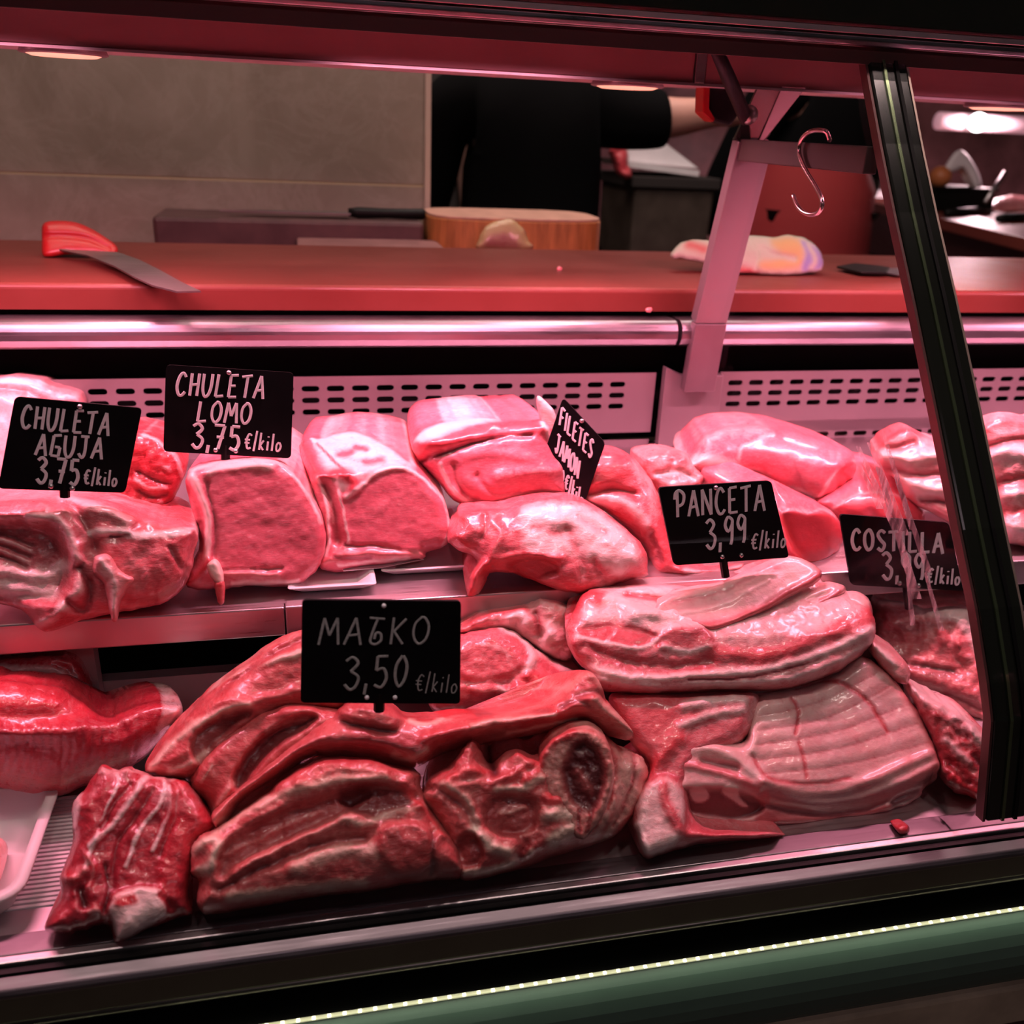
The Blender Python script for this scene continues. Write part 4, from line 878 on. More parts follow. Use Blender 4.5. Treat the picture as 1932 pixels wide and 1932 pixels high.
def sign(label, quad, anchor, nrm, lines, pins, ink='chalk', stake=None, wpx=2.6, mat='board'):
    nrm = np.array(nrm, float); nrm /= np.linalg.norm(nrm)
    O = {'y': onY, 'z': onZ}[anchor[2]](*anchor[:2], anchor[3])
    pt = lambda x, y, l=0.0: onP(x, y, O, nrm) + nrm * l
    cor = [pt(*q_) for q_ in quad]; c = sum(cor) / 4; mpp = np.linalg.norm(CAM - c) / FPX
    root = empty('price_sign', tuple((cor[2] + cor[3]) / 2), label, 'price sign', 'chalk price signs in the display case')
    # rounded corners
    pts = []
    for i in range(4):
        p, a, b = Vector(cor[i]), Vector(cor[i - 1]), Vector(cor[(i + 1) % 4]); r = 9 * mpp
        u, v = (a - p).normalized(), (b - p).normalized()
        for t in (0, .25, .5, .75, 1): pts.append(tuple(p + u * r * (1 - t) ** 2 + v * r * t ** 2))
    MB().prism(pts, tuple(-nrm * 0.0022)).obj('board', M[mat], root)
    mb = MB()
    for text, x0, y0, x1, y1, h, sl, *rest in lines:
        adv = {',': .45, '/': .55, 'I': .5, 'i': .5, 'l': .5, "'": .1, ' ': .5, 'M': 1.15, 'N': 1.05, 'o': .8, 'k': .8}
        ws = [adv.get(ch, 1.0) for ch in text]; tot = sum(ws); acc = 0
        for ch, w_ in zip(text, ws):
            for st in GL.get(ch, []):
                g = spline(st, False, 4) if len(st) > 2 else np.array(st)
                pp = []
                for gx_, gy_ in g:
                    u = (acc + 0.10 * w_ + gx_ * 0.80 * w_) / tot
                    X_ = x0 + (x1 - x0) * u + sl * gy_ * h; Y_ = y0 + (y1 - y0) * u - gy_ * h
                    pp.append(tuple(pt(X_, Y_, 0.0002)))
                mb.tube(pp, (rest[0] if rest else wpx) * mpp, 6)
            acc += w_
    # flatten the strokes to a film of ink
    for v in mb.bm.verts:
        d = (np.array(v.co) - O) @ nrm; v.co = Vector(np.array(v.co) - nrm * (d - 0.0004) * 0.8)
    mb.obj('lettering', M[ink], root)
    for x, y in pins:
        p = pt(x, y, 0.0006); MB().ball(tuple(p), (4.5 * mpp, 4.5 * mpp, 4.5 * mpp), 2).obj('pin', M['steel' if ink != 'greychalk' else 'chalk'], root, smooth=True)
    if stake:
        a, b = pt(*stake[0], -0.003), pt(*stake[1], -0.003)
        MB().tube([tuple(a), tuple(b)], 0.0035, 8).obj('stake', M['black'], root)
    return root
sign('tilted black price sign reading CHULETA AGUJA, leftmost of the signs', [(28, 748), (268, 770), (236, 930), (-4, 922)], (120, 930, 'y', 0.668), (0.05, -1, 0.12),
     [('CHULETA', 36, 806, 208, 822, 42, .10), ('AGUJA', 64, 858, 196, 866, 40, .08), ('3,75', 66, 908, 152, 915, 46, .05, 3.0), ('€/kilo', 155, 912, 222, 918, 26, .08, 1.9)], [(151, 767), (97, 917), (137, 921)], stake=((120, 900), (121, 940)))
sign('black price sign reading CHULETA LOMO above the first pork loin', [(313, 688), (554, 703), (549, 865), (308, 852)], (430, 862, 'y', 0.722), (0.02, -1, 0.15),
     [('CHULETA', 328, 745, 500, 752, 42, .10), ('LOMO', 368, 795, 476, 800, 38, .08), ('3,75', 358, 842, 456, 850, 44, .05, 3.0), ('€/kilo', 458, 846, 532, 852, 28, .08, 1.9)], [(432, 703), (407, 849), (445, 851)], stake=((425, 840), (425, 872)))
sign('black price sign turned edgewise on its corner, reading FILETES JAMON', [(1062, 750), (1142, 836), (1098, 962), (1022, 868)], (1070, 880, 'y', 0.735), (-0.45, -0.9, 0.15),
     [('FILETES', 1054, 800, 1118, 868, 34, .12, 2.2), ('JAMON', 1046, 850, 1092, 905, 34, .12, 2.2), ('50€/kilo', 1046, 898, 1100, 958, 26, .12, 2.0)], [(1098, 794)], stake=((1060, 900), (1062, 960)))
sign('black price sign reading PANCETA above the belly slab', [(1242, 920), (1455, 907), (1489, 1052), (1272, 1067)], (1370, 1065, 'y', 0.622), (0.0, -1, 0.10),
     [('PANCETA', 1272, 976, 1446, 962, 48, -.06, 2.9), ('3,99', 1330, 1034, 1412, 1022, 52, -.05, 3.0), ('€/kilo', 1414, 1036, 1484, 1032, 28, .05, 2.0)], [(1350, 920), (1362, 1050), (1398, 1047)], stake=((1366, 1050), (1372, 1090)))
sign('black price sign reading COSTILLA behind the scuffed glass divider', [(1584, 970), (1790, 986), (1818, 1115), (1606, 1104)], (1700, 1112, 'y', 0.640), (-0.1, -1, 0.10),
     [('COSTILLA', 1604, 1036, 1782, 1044, 38, -.05, 3.0), ('3,99', 1662, 1090, 1748, 1094, 48, -.05, 3.0), ('€/kilo', 1746, 1098, 1812, 1104, 26, .05, 2.0)], [(1696, 1100), (1732, 1104)], stake=((1712, 1100), (1718, 1150)))
sign('large black price sign with thin grey letters and the price 3,50', [(570, 1132), (870, 1134), (868, 1328), (567, 1326)], (720, 1328, 'y', 0.492), (0, -1, 0.05),
     [('MAZKO', 596, 1216, 814, 1214, 50, .06, 2.4), ('3,50', 644, 1298, 774, 1294, 58, .05, 2.9), ('€/kilo', 780, 1302, 864, 1308, 30, .1, 1.3)], [(724, 1142), (692, 1315), (745, 1315)], ink='greychalk', stake=((716, 1310), (716, 1345)))

# ================================================================== MEAT ON THE UPPER SHELF
SZ = SH + 0.0005
# white trays under the loins
def tray(pxs, y, z0, z1, label):
    a, b = onY(pxs[0], pxs[1], y)[0], onY(pxs[2], pxs[3], y)[0]
    t = MB(); ins = 0.012; d = 0.13
    lo_ = [(a + ins, y + ins, z0), (b - ins, y + ins, z0), (b - ins, y + d - ins, z0), (a + ins, y + d - ins, z0)]
    hi_ = [(a, y, z1), (b, y, z1), (b, y + d, z1), (a, y + d, z1)]
    hi2 = [(a + .004, y + .004, z1), (b - .004, y + .004, z1), (b - .004, y + d - .004, z1), (a + .004, y + d - .004, z1)]
    lo2 = [(p[0] + (.003 if i in (0, 3) else -.003), p[1] + (.003 if i < 2 else -.003), z0 + .002) for i, p in enumerate(lo_)]
    R_ = [[t.bm.verts.new(p) for p in r] for r in (lo_, hi_, hi2, lo2)]
    for r0, r1 in zip(R_, R_[1:]):
        for k in range(4): t.bm.faces.new((r0[k], r0[(k + 1) % 4], r1[(k + 1) % 4], r1[k]))
    t.bm.faces.new(R_[0][::-1]); t.bm.faces.new(R_[3])
    return tag(t.obj('tray', M['white'], bev=0.0015), label, 'tray')
tray((540, 1090, 712, 1070), 0.668, SH + 0.0005, SH + 0.010, 'white plastic tray under the first pork loin')
tray((718, 1080, 900, 1065), 0.690, SH + 0.0005, SH + 0.010, 'white plastic tray under the second pork loin')

relief('pork_neck', 'fatty', [(-60, 722), (-10, 712), (25, 708), (70, 714), (105, 728), (135, 736), (158, 752), (150, 800), (100, 850), (20, 900), (-60, 900)], (50, 900, 'z', SZ + 0.002), (0, -0.95, 0.3), 0.022, 60, 0.09, base=(0.55, 0, 0),
       feats=[('s', [(-20, 735), (40, 740), (90, 765)], 12, -4, 0.2, 0, 0.3), ('s', [(90, 735), (130, 745), (150, 760)], 10, 2, 0.5, 0, 0.4), ('s', [(0, 720), (50, 725)], 8, 2, 0.9), ('s', [(60, 780), (110, 770), (140, 765)], 7, -3, 0.1)],
       label='pale fatty pork piece behind the CHULETA AGUJA sign', cat='meat', amp=3, nsc=30)
relief('pork_shoulder', 'red', [(225, 812), (262, 815), (300, 825), (332, 848), (350, 882), (340, 915), (322, 945), (292, 968), (240, 966), (215, 940), (190, 860)], (275, 968, 'y', 0.745), (0.1, -0.9, 0.35), 0.022, 45, 0.10,
       feats=[('s', [(268, 822), (305, 840), (335, 870), (342, 900)], 6, 2, 0.75), ('s', [(262, 890), (290, 905), (318, 912)], 5, -4, 0.0, 0.5), ('s', [(255, 905), (280, 922), (312, 920)], 5, 3, 0.75), ('s', [(262, 925), (290, 940), (316, 932)], 4, -3, 0, 0.6), ('s', [(250, 940), (285, 955), (305, 948)], 5, 3, 0.65), ('s', [(300, 880), (320, 890)], 6, 3, 0.6), ('r', [(245, 830), (290, 840), (320, 870), (290, 885), (245, 880)], 10, 1, 0, 0, 0.4)],
       amp=3, nsc=16, fuzz=0.8, label='dark red pork cut with ragged fat right of the CHULETA AGUJA sign', cat='meat')

# --- big blade-end piece at the left (open rib side, meaty side, hanging flap)
blade_end = empty('pork_blade_end', tuple(onZ(150, 1165, SZ)), 'large pork blade end with open rib side and hanging flap, below CHULETA AGUJA sign', 'meat')
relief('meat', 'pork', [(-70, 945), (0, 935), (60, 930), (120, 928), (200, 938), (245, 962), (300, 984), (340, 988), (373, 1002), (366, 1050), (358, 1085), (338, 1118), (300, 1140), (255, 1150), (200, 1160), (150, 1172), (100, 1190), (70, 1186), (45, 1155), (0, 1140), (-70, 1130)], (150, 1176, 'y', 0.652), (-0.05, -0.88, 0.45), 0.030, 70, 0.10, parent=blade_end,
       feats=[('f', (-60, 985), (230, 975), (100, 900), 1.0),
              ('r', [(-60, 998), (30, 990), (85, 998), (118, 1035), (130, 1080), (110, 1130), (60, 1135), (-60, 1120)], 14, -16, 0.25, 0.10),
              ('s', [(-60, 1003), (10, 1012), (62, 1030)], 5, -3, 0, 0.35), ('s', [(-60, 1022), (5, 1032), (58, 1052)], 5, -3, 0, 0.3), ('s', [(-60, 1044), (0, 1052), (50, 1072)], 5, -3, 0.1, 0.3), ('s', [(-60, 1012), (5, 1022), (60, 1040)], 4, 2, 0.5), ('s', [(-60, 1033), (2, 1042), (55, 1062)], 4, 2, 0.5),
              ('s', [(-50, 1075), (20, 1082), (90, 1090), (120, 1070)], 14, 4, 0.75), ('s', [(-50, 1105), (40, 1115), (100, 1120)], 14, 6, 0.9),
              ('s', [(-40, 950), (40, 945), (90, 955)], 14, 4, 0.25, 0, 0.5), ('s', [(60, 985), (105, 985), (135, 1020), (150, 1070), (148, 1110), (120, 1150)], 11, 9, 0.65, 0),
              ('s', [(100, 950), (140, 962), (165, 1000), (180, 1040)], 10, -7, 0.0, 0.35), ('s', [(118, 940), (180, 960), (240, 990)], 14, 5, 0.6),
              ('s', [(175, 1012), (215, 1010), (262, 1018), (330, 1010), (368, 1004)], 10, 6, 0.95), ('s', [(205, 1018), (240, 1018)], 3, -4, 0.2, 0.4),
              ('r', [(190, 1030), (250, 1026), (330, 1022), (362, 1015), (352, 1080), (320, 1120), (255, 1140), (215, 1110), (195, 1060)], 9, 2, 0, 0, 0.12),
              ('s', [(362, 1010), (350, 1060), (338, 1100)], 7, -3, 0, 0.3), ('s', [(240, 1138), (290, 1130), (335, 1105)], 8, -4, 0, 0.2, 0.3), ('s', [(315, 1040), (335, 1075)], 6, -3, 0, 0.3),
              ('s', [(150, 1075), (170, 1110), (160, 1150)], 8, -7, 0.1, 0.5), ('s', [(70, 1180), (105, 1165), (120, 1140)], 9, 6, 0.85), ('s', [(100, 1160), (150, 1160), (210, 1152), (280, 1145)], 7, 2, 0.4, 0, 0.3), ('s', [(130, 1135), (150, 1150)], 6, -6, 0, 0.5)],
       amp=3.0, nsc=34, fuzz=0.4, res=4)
relief('flap', 'pork', [(178, 1052), (205, 1046), (228, 1075), (256, 1092), (240, 1115), (226, 1140), (222, 1170), (212, 1172), (206, 1150), (196, 1105), (176, 1080)], (215, 1172, 'y', 0.650), (0, -0.95, 0.3), 0.010, 12, 0.010, parent=blade_end, lift=0.022, base=(0.5, 0, 0.35), feats=[('s', [(190, 1060), (215, 1100), (214, 1150)], 7, 2, 0.75)], amp=1.5, nsc=14, edge=2, res=4)

# --- first loin
loin = empty('pork_loin', tuple(onZ(480, 1108, SZ)), 'bone-in pork loin with cut face and pale fat edge, under the CHULETA LOMO sign', 'meat', 'bone-in pork loins')
relief('muscle', 'loin', [(352, 892), (365, 872), (395, 862), (450, 856), (505, 862), (540, 880), (572, 915), (598, 955), (613, 995), (614, 1035), (600, 1072), (570, 1100), (530, 1106), (470, 1106), (430, 1112), (400, 1112), (368, 1112), (350, 1106), (356, 1080), (372, 1045), (376, 1010), (366, 970), (352, 930)], (470, 1112, 'z', SZ + 0.004), (0.05, -0.93, 0.36), 0.014, 26, 0.13, (0.10, 1, 0.0), 0.12, parent=loin,
       feats=[('f', (352, 905), (530, 878), (440, 840), 1.6), ('s', [(356, 888), (395, 878), (450, 870), (515, 872), (548, 895), (580, 935), (605, 985)], 7, 2, 0.8), ('s', [(395, 895), (420, 885), (470, 880), (510, 885)], 10, 2, 0.85),
              ('s', [(360, 900), (382, 935), (394, 985), (395, 1030), (388, 1075)], 9, 4, 0.9), ('s', [(392, 915), (400, 960), (408, 1010), (404, 1060)], 4, -3, 0.1, 0.25), ('s', [(352, 915), (370, 950), (382, 1000), (380, 1040)], 5, -4, 0, 0.25, 0.3),
              ('s', [(404, 1060), (420, 1080), (460, 1085), (520, 1084)], 8, 3, 0.55, 0, 0.3), ('s', [(410, 1075), (470, 1078), (530, 1072)], 3, -2, 0, 0.35), ('s', [(440, 1102), (500, 1100), (560, 1096)], 6, 2, 0.85), ('s', [(354, 1104), (380, 1080), (395, 1060)], 8, 5, 0.2, 0, 0.6),
              ('s', [(425, 925), (480, 912), (540, 918)], 3.5, 0.08, 0.3), ('s', [(420, 990), (470, 978), (540, 960), (580, 960)], 3.5, 0.08, 0.3), ('s', [(430, 1030), (500, 1005), (570, 985)], 3.5, 0.08, 0.3), ('s', [(425, 955), (500, 940), (560, 940)], 3, -.12, 0, 0.05), ('s', [(430, 1008), (520, 985), (590, 975)], 3, -.12, 0, 0.05), ('s', [(440, 1050), (520, 1030), (600, 1015)], 3, -.12, 0, 0.05)], amp=1.2, nsc=40, res=4)
relief('bone', 'bone', [(390, 1068), (404, 1058), (416, 1072), (422, 1096), (418, 1104), (404, 1098)], (404, 1104, 'y', 0.666), (0, -0.95, 0.3), 0.005, 8, 0.012, parent=loin, lift=0.012, amp=0.8, nsc=10, edge=1, res=3)['label'] = 'pale cut rib end'
relief('drip_flap', 'red', [(404, 1100), (422, 1096), (425, 1118), (422, 1138), (413, 1140), (408, 1122)], (414, 1140, 'y', 0.662), (0, -0.95, 0.2), 0.005, 8, 0.008, parent=loin, lift=0.012, base=(0.3, 0, 0.4), amp=0.6, edge=1, res=3)

# --- second loin
loin = empty('pork_loin', tuple(onZ(730, 1070, SZ)), 'bone-in pork loin with pale fat top, right of the CHULETA LOMO sign', 'meat', 'bone-in pork loins')
relief('muscle', 'loin', [(552, 818), (566, 802), (600, 806), (625, 796), (652, 788), (690, 802), (735, 832), (772, 868), (800, 898), (828, 930), (846, 970), (850, 1005), (838, 1030), (806, 1042), (800, 1052), (760, 1060), (700, 1070), (650, 1078), (612, 1076), (600, 1062), (612, 1020), (600, 960), (582, 900), (560, 862)], (720, 1078, 'z', SZ + 0.004), (0.0, -0.93, 0.36), 0.014, 26, 0.14, (0.08, 1, 0.0), 0.12, parent=loin,
       feats=[('f', (590, 915), (800, 880), (700, 800), 1.5), ('r', [(585, 815), (650, 790), (720, 820), (790, 880), (740, 885), (690, 905), (650, 930), (620, 900)], 12, 0, 0.75),
              ('s', [(556, 815), (575, 840), (592, 880), (604, 900)], 12, 5, 0.15, 0, 0.8), ('s', [(580, 810), (600, 830), (620, 860), (655, 900)], 5, 3, 0.9), ('s', [(592, 822), (630, 870), (660, 905)], 3, -3, 0.2, 0.3),
              ('s', [(606, 905), (640, 895), (668, 910), (668, 925)], 9, 6, 0.1, 0.1, 0.75), ('s', [(640, 852), (660, 848)], 8, -4, 0.15, 0, 0.35), ('s', [(668, 838), (690, 842)], 6, -3, 0.15, 0, 0.4), ('s', [(690, 872), (720, 868)], 8, -3, 0.2, 0, 0.3), ('s', [(735, 825), (770, 865)], 9, 3, 0.3, 0, 0.3),
              ('s', [(612, 915), (632, 970), (636, 1020)], 11, -7, 0.0, 0.25, 0.3), ('s', [(600, 905), (618, 950), (622, 1010), (614, 1050)], 4.5, 3, 0.85), ('s', [(640, 930), (652, 980), (658, 1025)], 3.5, 3, 0.85), ('s', [(625, 950), (632, 990)], 4, 3, 0.45, 0, 0.3),
              ('s', [(655, 940), (690, 915), (725, 890), (770, 890), (810, 915), (840, 955), (848, 1000), (836, 1028)], 5, 2.5, 0.85),
              ('s', [(690, 970), (740, 955), (800, 965)], 3.5, 0.08, 0.3), ('s', [(680, 1000), (760, 990), (830, 1000)], 3, -.12, 0, 0.05), ('s', [(720, 930), (770, 920)], 3.5, 0.08, 0.3),
              ('s', [(655, 1030), (720, 1032), (780, 1042), (815, 1034)], 4, -3, 0.3, 0.2), ('s', [(610, 1062), (660, 1048), (740, 1046), (795, 1046)], 9, 4, 0.5, 0, 0.45), ('s', [(640, 1066), (700, 1060), (770, 1054)], 4, 2, 0.8), ('s', [(630, 1052), (700, 1052)], 3, -3, 0, 0.4)], amp=1.2, nsc=40, res=4)
tag(MB().prism([tuple(onZ(a, b, SH + 0.0108)) for a, b in ((648, 1078), (720, 1072), (800, 1056), (800, 1050), (700, 1050), (640, 1060))], (0, 0, 0.0006)).obj('paper_slip', M['paper']), 'white paper slip sticking out from under the second pork loin', 'paper')

# --- ham joint with dark upper seam, behind
relief('ham_joint', 'loin', [(775, 832), (795, 802), (840, 792), (880, 786), (925, 784), (950, 792), (990, 790), (1030, 790), (1045, 812), (1050, 845), (1068, 880), (1070, 915), (1060, 938), (1010, 944), (960, 958), (915, 962), (880, 955), (850, 940), (822, 905), (790, 870)], (930, 962, 'y', 0.735), (0.0, -0.85, 0.5), 0.026, 55, 0.12, (0, 1, 0), 0.15,
       feats=[('f', (775, 850), (1050, 815), (900, 760), 0.9), ('r', [(780, 830), (840, 792), (930, 785), (945, 800), (880, 815), (815, 840)], 8, 4, 0.9), ('s', [(785, 855), (850, 835), (920, 812), (985, 802), (1030, 810)], 13, 7, 0.05, 0.0, 0.75), ('s', [(800, 872), (860, 852), (930, 830), (1000, 825)], 5, -7, 0, 0.55), ('s', [(1020, 800), (1045, 840), (1060, 880)], 7, 3, 0.85),
              ('s', [(835, 880), (850, 920), (890, 950), (950, 955), (1000, 940)], 6, 3, 0.75), ('s', [(860, 880), (868, 920), (900, 940)], 6, -3, 0.0, 0.15, 0.2), ('s', [(880, 865), (940, 855), (1000, 870)], 12, 2, 0.15), ('s', [(940, 900), (1000, 890), (1050, 890)], 12, 3, 0.35), ('s', [(900, 900), (930, 930), (980, 925)], 5, -2, 0.2)],
       amp=2.0, nsc=50, res=4, label='shiny boned ham joint with a dark red upper seam, left of the FILETES sign', cat='meat')
tag(relief('fat_strip', M['fatty'], [(1015, 746), (1028, 756), (1046, 776), (1050, 800), (1040, 830), (1022, 800), (1016, 770)], (1035, 830, 'y', 0.765), (0, -1, 0.2), 0.004, 10, 0.012, base=(1, 0, 0), amp=0.8, edge=1.5, res=4), 'white pointed strip of fat standing up left of the FILETES sign', 'meat')
# --- mottled piece hanging over the shelf edge
relief('pork_leg_slice', 'pork', [(846, 1015), (862, 985), (868, 968), (905, 960), (950, 958), (990, 945), (1050, 940), (1110, 948), (1150, 975), (1190, 1005), (1216, 1035), (1222, 1070), (1220, 1086), (1180, 1096), (1150, 1108), (1105, 1118), (1060, 1114), (1010, 1098), (960, 1080), (925, 1082), (915, 1100), (900, 1122), (886, 1126), (880, 1108), (890, 1078), (900, 1055), (872, 1040), (852, 1030)], (1050, 1118, 'y', 0.648), (0.0, -0.72, 0.68), 0.026, 55, 0.07, (0, 1, -0.05), 0.2,
       feats=[('r', [(990, 960), (1060, 950), (1120, 965), (1180, 1010), (1205, 1060), (1150, 1075), (1080, 1050), (1000, 1050), (985, 1000)], 25, 3, 0.92), ('s', [(880, 975), (910, 968), (940, 972)], 8, 4, 0.3, 0, 0.5), ('s', [(918, 968), (920, 1000), (912, 1020)], 5, -6, 0, 0.5, 0.3), ('s', [(930, 985), (950, 1010), (935, 1050)], 9, 3, 0.4, 0, 0.3),
              ('s', [(895, 1085), (940, 1060), (1000, 1048), (1060, 1058)], 8, 5, 0.3, 0, 0.55), ('r', [(985, 1058), (1040, 1060), (1050, 1085), (1000, 1092), (960, 1075)], 8, -7, 0, 0.25, 0.5), ('s', [(888, 1120), (898, 1090), (920, 1070)], 10, 3, 0.2, 0, 0.55), ('s', [(1070, 1000), (1090, 1050), (1100, 1090)], 10, -3, 0.35), ('s', [(1150, 1030), (1165, 1080)], 12, 3, 0.8), ('s', [(1120, 1060), (1140, 1100)], 8, -3, 0.2), ('s', [(1010, 1000), (1060, 1010)], 10, -2, 0.45), ('s', [(1090, 980), (1140, 1010)], 9, -2, 0.5), ('s', [(860, 1000), (880, 1030)], 10, 2, 0.3, 0, 0.4)],
       amp=2.5, nsc=30, res=4, label='mottled pink leg slice drooping over the shelf edge below the FILETES sign', cat='meat')
# --- large red slab right of the FILETES sign
relief('fresh_ham', 'pork', [(1098, 880), (1118, 855), (1150, 850), (1190, 862), (1222, 895), (1240, 930), (1255, 980), (1285, 1055), (1330, 1062), (1400, 1062), (1395, 1078), (1330, 1095), (1260, 1096), (1235, 1085), (1222, 1040), (1190, 1003), (1140, 965), (1095, 945)], (1250, 1096, 'y', 0.690), (-0.1, -0.8, 0.6), 0.028, 50, 0.09, (0.0, 1, 0), 0.2, base=(0.12, 0, 0.25),
       feats=[('r', [(1105, 870), (1150, 856), (1185, 875), (1180, 910), (1120, 925), (1098, 910)], 12, 4, 0, 0, 0.6), ('s', [(1110, 935), (1160, 930), (1200, 940)], 8, -5, 0, 0.2, 0.4), ('s', [(1115, 948), (1150, 950), (1190, 960), (1220, 990)], 12, 4, 0.75), ('s', [(1195, 880), (1225, 920), (1235, 970)], 14, 2, 0.45), ('s', [(1240, 1000), (1260, 1050), (1290, 1080)], 12, 3, 0.1, 0, 0.4), ('s', [(1290, 1075), (1350, 1085), (1395, 1068)], 7, 3, 0.6), ('s', [(1230, 1010), (1245, 1060)], 6, -4, 0, 0.3)],
       amp=2.2, nsc=40, res=4, label='large red pork leg piece between the FILETES and PANCETA signs', cat='meat')
relief('pork_trimming', 'fatty', [(1208, 868), (1222, 855), (1255, 850), (1292, 853), (1310, 880), (1330, 905), (1300, 935), (1262, 945), (1235, 920), (1218, 895)], (1270, 945, 'y', 0.77), (-0.1, -0.85, 0.5), 0.018, 35, 0.06, base=(0.35, 0, 0.15),
       feats=[('s', [(1230, 865), (1270, 862), (1295, 872)], 8, 2, 0.2, 0, 0.3), ('s', [(1240, 895), (1280, 890), (1310, 905)], 6, -4, 0.7), ('s', [(1250, 915), (1290, 915)], 8, 3, 0.7)], amp=3, nsc=18, fuzz=0.6, res=4, label='small pale pork trimming left of the large plain loin at the back', cat='meat')
# --- plain loins at the right
relief('boneless_loin', 'loin', [(1288, 882), (1300, 866), (1312, 845), (1330, 820), (1365, 806), (1420, 803), (1480, 808), (1530, 822), (1575, 838), (1606, 852), (1616, 880), (1608, 905), (1580, 925), (1550, 942), (1520, 936), (1470, 920), (1440, 906), (1400, 908), (1350, 905), (1310, 896)], (1460, 940, 'y', 0.775), (-0.05, -0.75, 0.66), 0.034, 60, 0.09, (0.1, 1, 0), 0.2, base=(0.18, 0, 0),
       feats=[('s', [(1295, 882), (1330, 872), (1370, 880), (1400, 898)], 14, 2, 0.85), ('s', [(1395, 868), (1400, 850), (1430, 835), (1460, 820)], 4, 1, 0.6), ('s', [(1330, 835), (1380, 815), (1440, 812)], 16, 2, 0.45), ('s', [(1545, 938), (1565, 905), (1590, 880), (1612, 870)], 4, 2, 0.7), ('r', [(1575, 895), (1600, 872), (1614, 880), (1605, 905), (1580, 922)], 5, -3, 0, 0, 0.4), ('s', [(1440, 905), (1500, 925), (1550, 940)], 4, 1.5, 0.7), ('s', [(1380, 900), (1420, 890), (1450, 900)], 8, -3, 0.5)],
       amp=1.0, nsc=50, res=4, label='large smooth boneless pink loin lying on top behind the PANCETA sign', cat='meat')
relief('boneless_loin', 'loin', [(1450, 902), (1480, 918), (1530, 940), (1562, 958), (1584, 985), (1590, 1018), (1578, 1045), (1556, 1065), (1530, 1070), (1500, 1056), (1484, 1030), (1465, 980)], (1530, 1071, 'y', 0.690), (0.25, -0.9, 0.25), 0.016, 30, 0.10, (-0.5, 1, 0.15), 0.15, base=(0.25, 0, 0),
       feats=[('f', (1470, 968), (1590, 978), (1530, 920), 1.4), ('r', [(1474, 972), (1500, 966), (1525, 972), (1555, 966), (1582, 985), (1592, 1020), (1578, 1050), (1545, 1072), (1505, 1062), (1484, 1030)], 5, 3, 0, 0, 0.8), ('s', [(1474, 970), (1500, 963), (1525, 970), (1555, 963), (1580, 980)], 4, 1, 0.5)],
       amp=0.8, res=4, label='boneless loin with round bright red cut end right of the PANCETA sign', cat='meat')
relief('boneless_loin', 'loin', [(1540, 948), (1575, 925), (1615, 905), (1650, 908), (1690, 925), (1730, 950), (1744, 970), (1742, 992), (1700, 1010), (1640, 1000), (1598, 992), (1572, 972)], (1650, 1010, 'y', 0.73), (-0.2, -0.85, 0.45), 0.022, 35, 0.10, (0.3, 1, 0.1), 0.15, base=(0.2, 0, 0),
       feats=[('f', (1565, 965), (1740, 950), (1640, 900), 0.6), ('r', [(1572, 962), (1600, 945), (1650, 932), (1700, 938), (1735, 965), (1735, 995), (1640, 1000), (1590, 985)], 7, 2, 0, 0, 0.72), ('s', [(1572, 960), (1620, 935), (1670, 930), (1720, 945)], 4, 1, 0.5), ('s', [(1640, 965), (1660, 995)], 9, -2, 0.2, 0, 0.3)],
       amp=1.0, res=4, label='boneless loin with red cut end above the COSTILLA sign', cat='meat')
rack = [(1652, 862), (1664, 835), (1690, 815), (1712, 806), (1745, 822), (1790, 840), (1840, 850), (1852, 900), (1866, 960), (1870, 1025), (1820, 1000), (1770, 975), (1720, 945), (1690, 905), (1664, 885)]
relief('rib_rack', 'rib', rack, (1760, 1000, 'z', SZ + 0.012), (-0.25, -0.8, 0.5), 0.022, 40, 0.07, (0.3, 1, 0), 0.2, base=(0.35, 0, 0.1),
       feats=[('s', [(1668, 835), (1700, 815), (1735, 820)], 10, 4, 0.1, 0, 0.8), ('s', [(1680, 850), (1705, 845), (1725, 838)], 6, -5, 0.1, 0.3, 0.4), ('s', [(1665, 865), (1720, 870), (1790, 860), (1850, 870)], 12, 6, 0.9), ('s', [(1670, 885), (1730, 898), (1800, 895), (1860, 905)], 6, -6, 0.1, 0.4, 0.2), ('s', [(1690, 905), (1750, 925), (1810, 930), (1866, 940)], 12, 6, 0.85), ('s', [(1740, 945), (1800, 950), (1866, 955)], 6, -6, 0.0, 0.45, 0.3), ('s', [(1770, 968), (1820, 980), (1868, 990)], 10, 5, 0.4, 0, 0.4)],
       amp=2, nsc=24, res=4, label='rack of pale ribs on the back shelf left of the dark mullion', cat='meat')
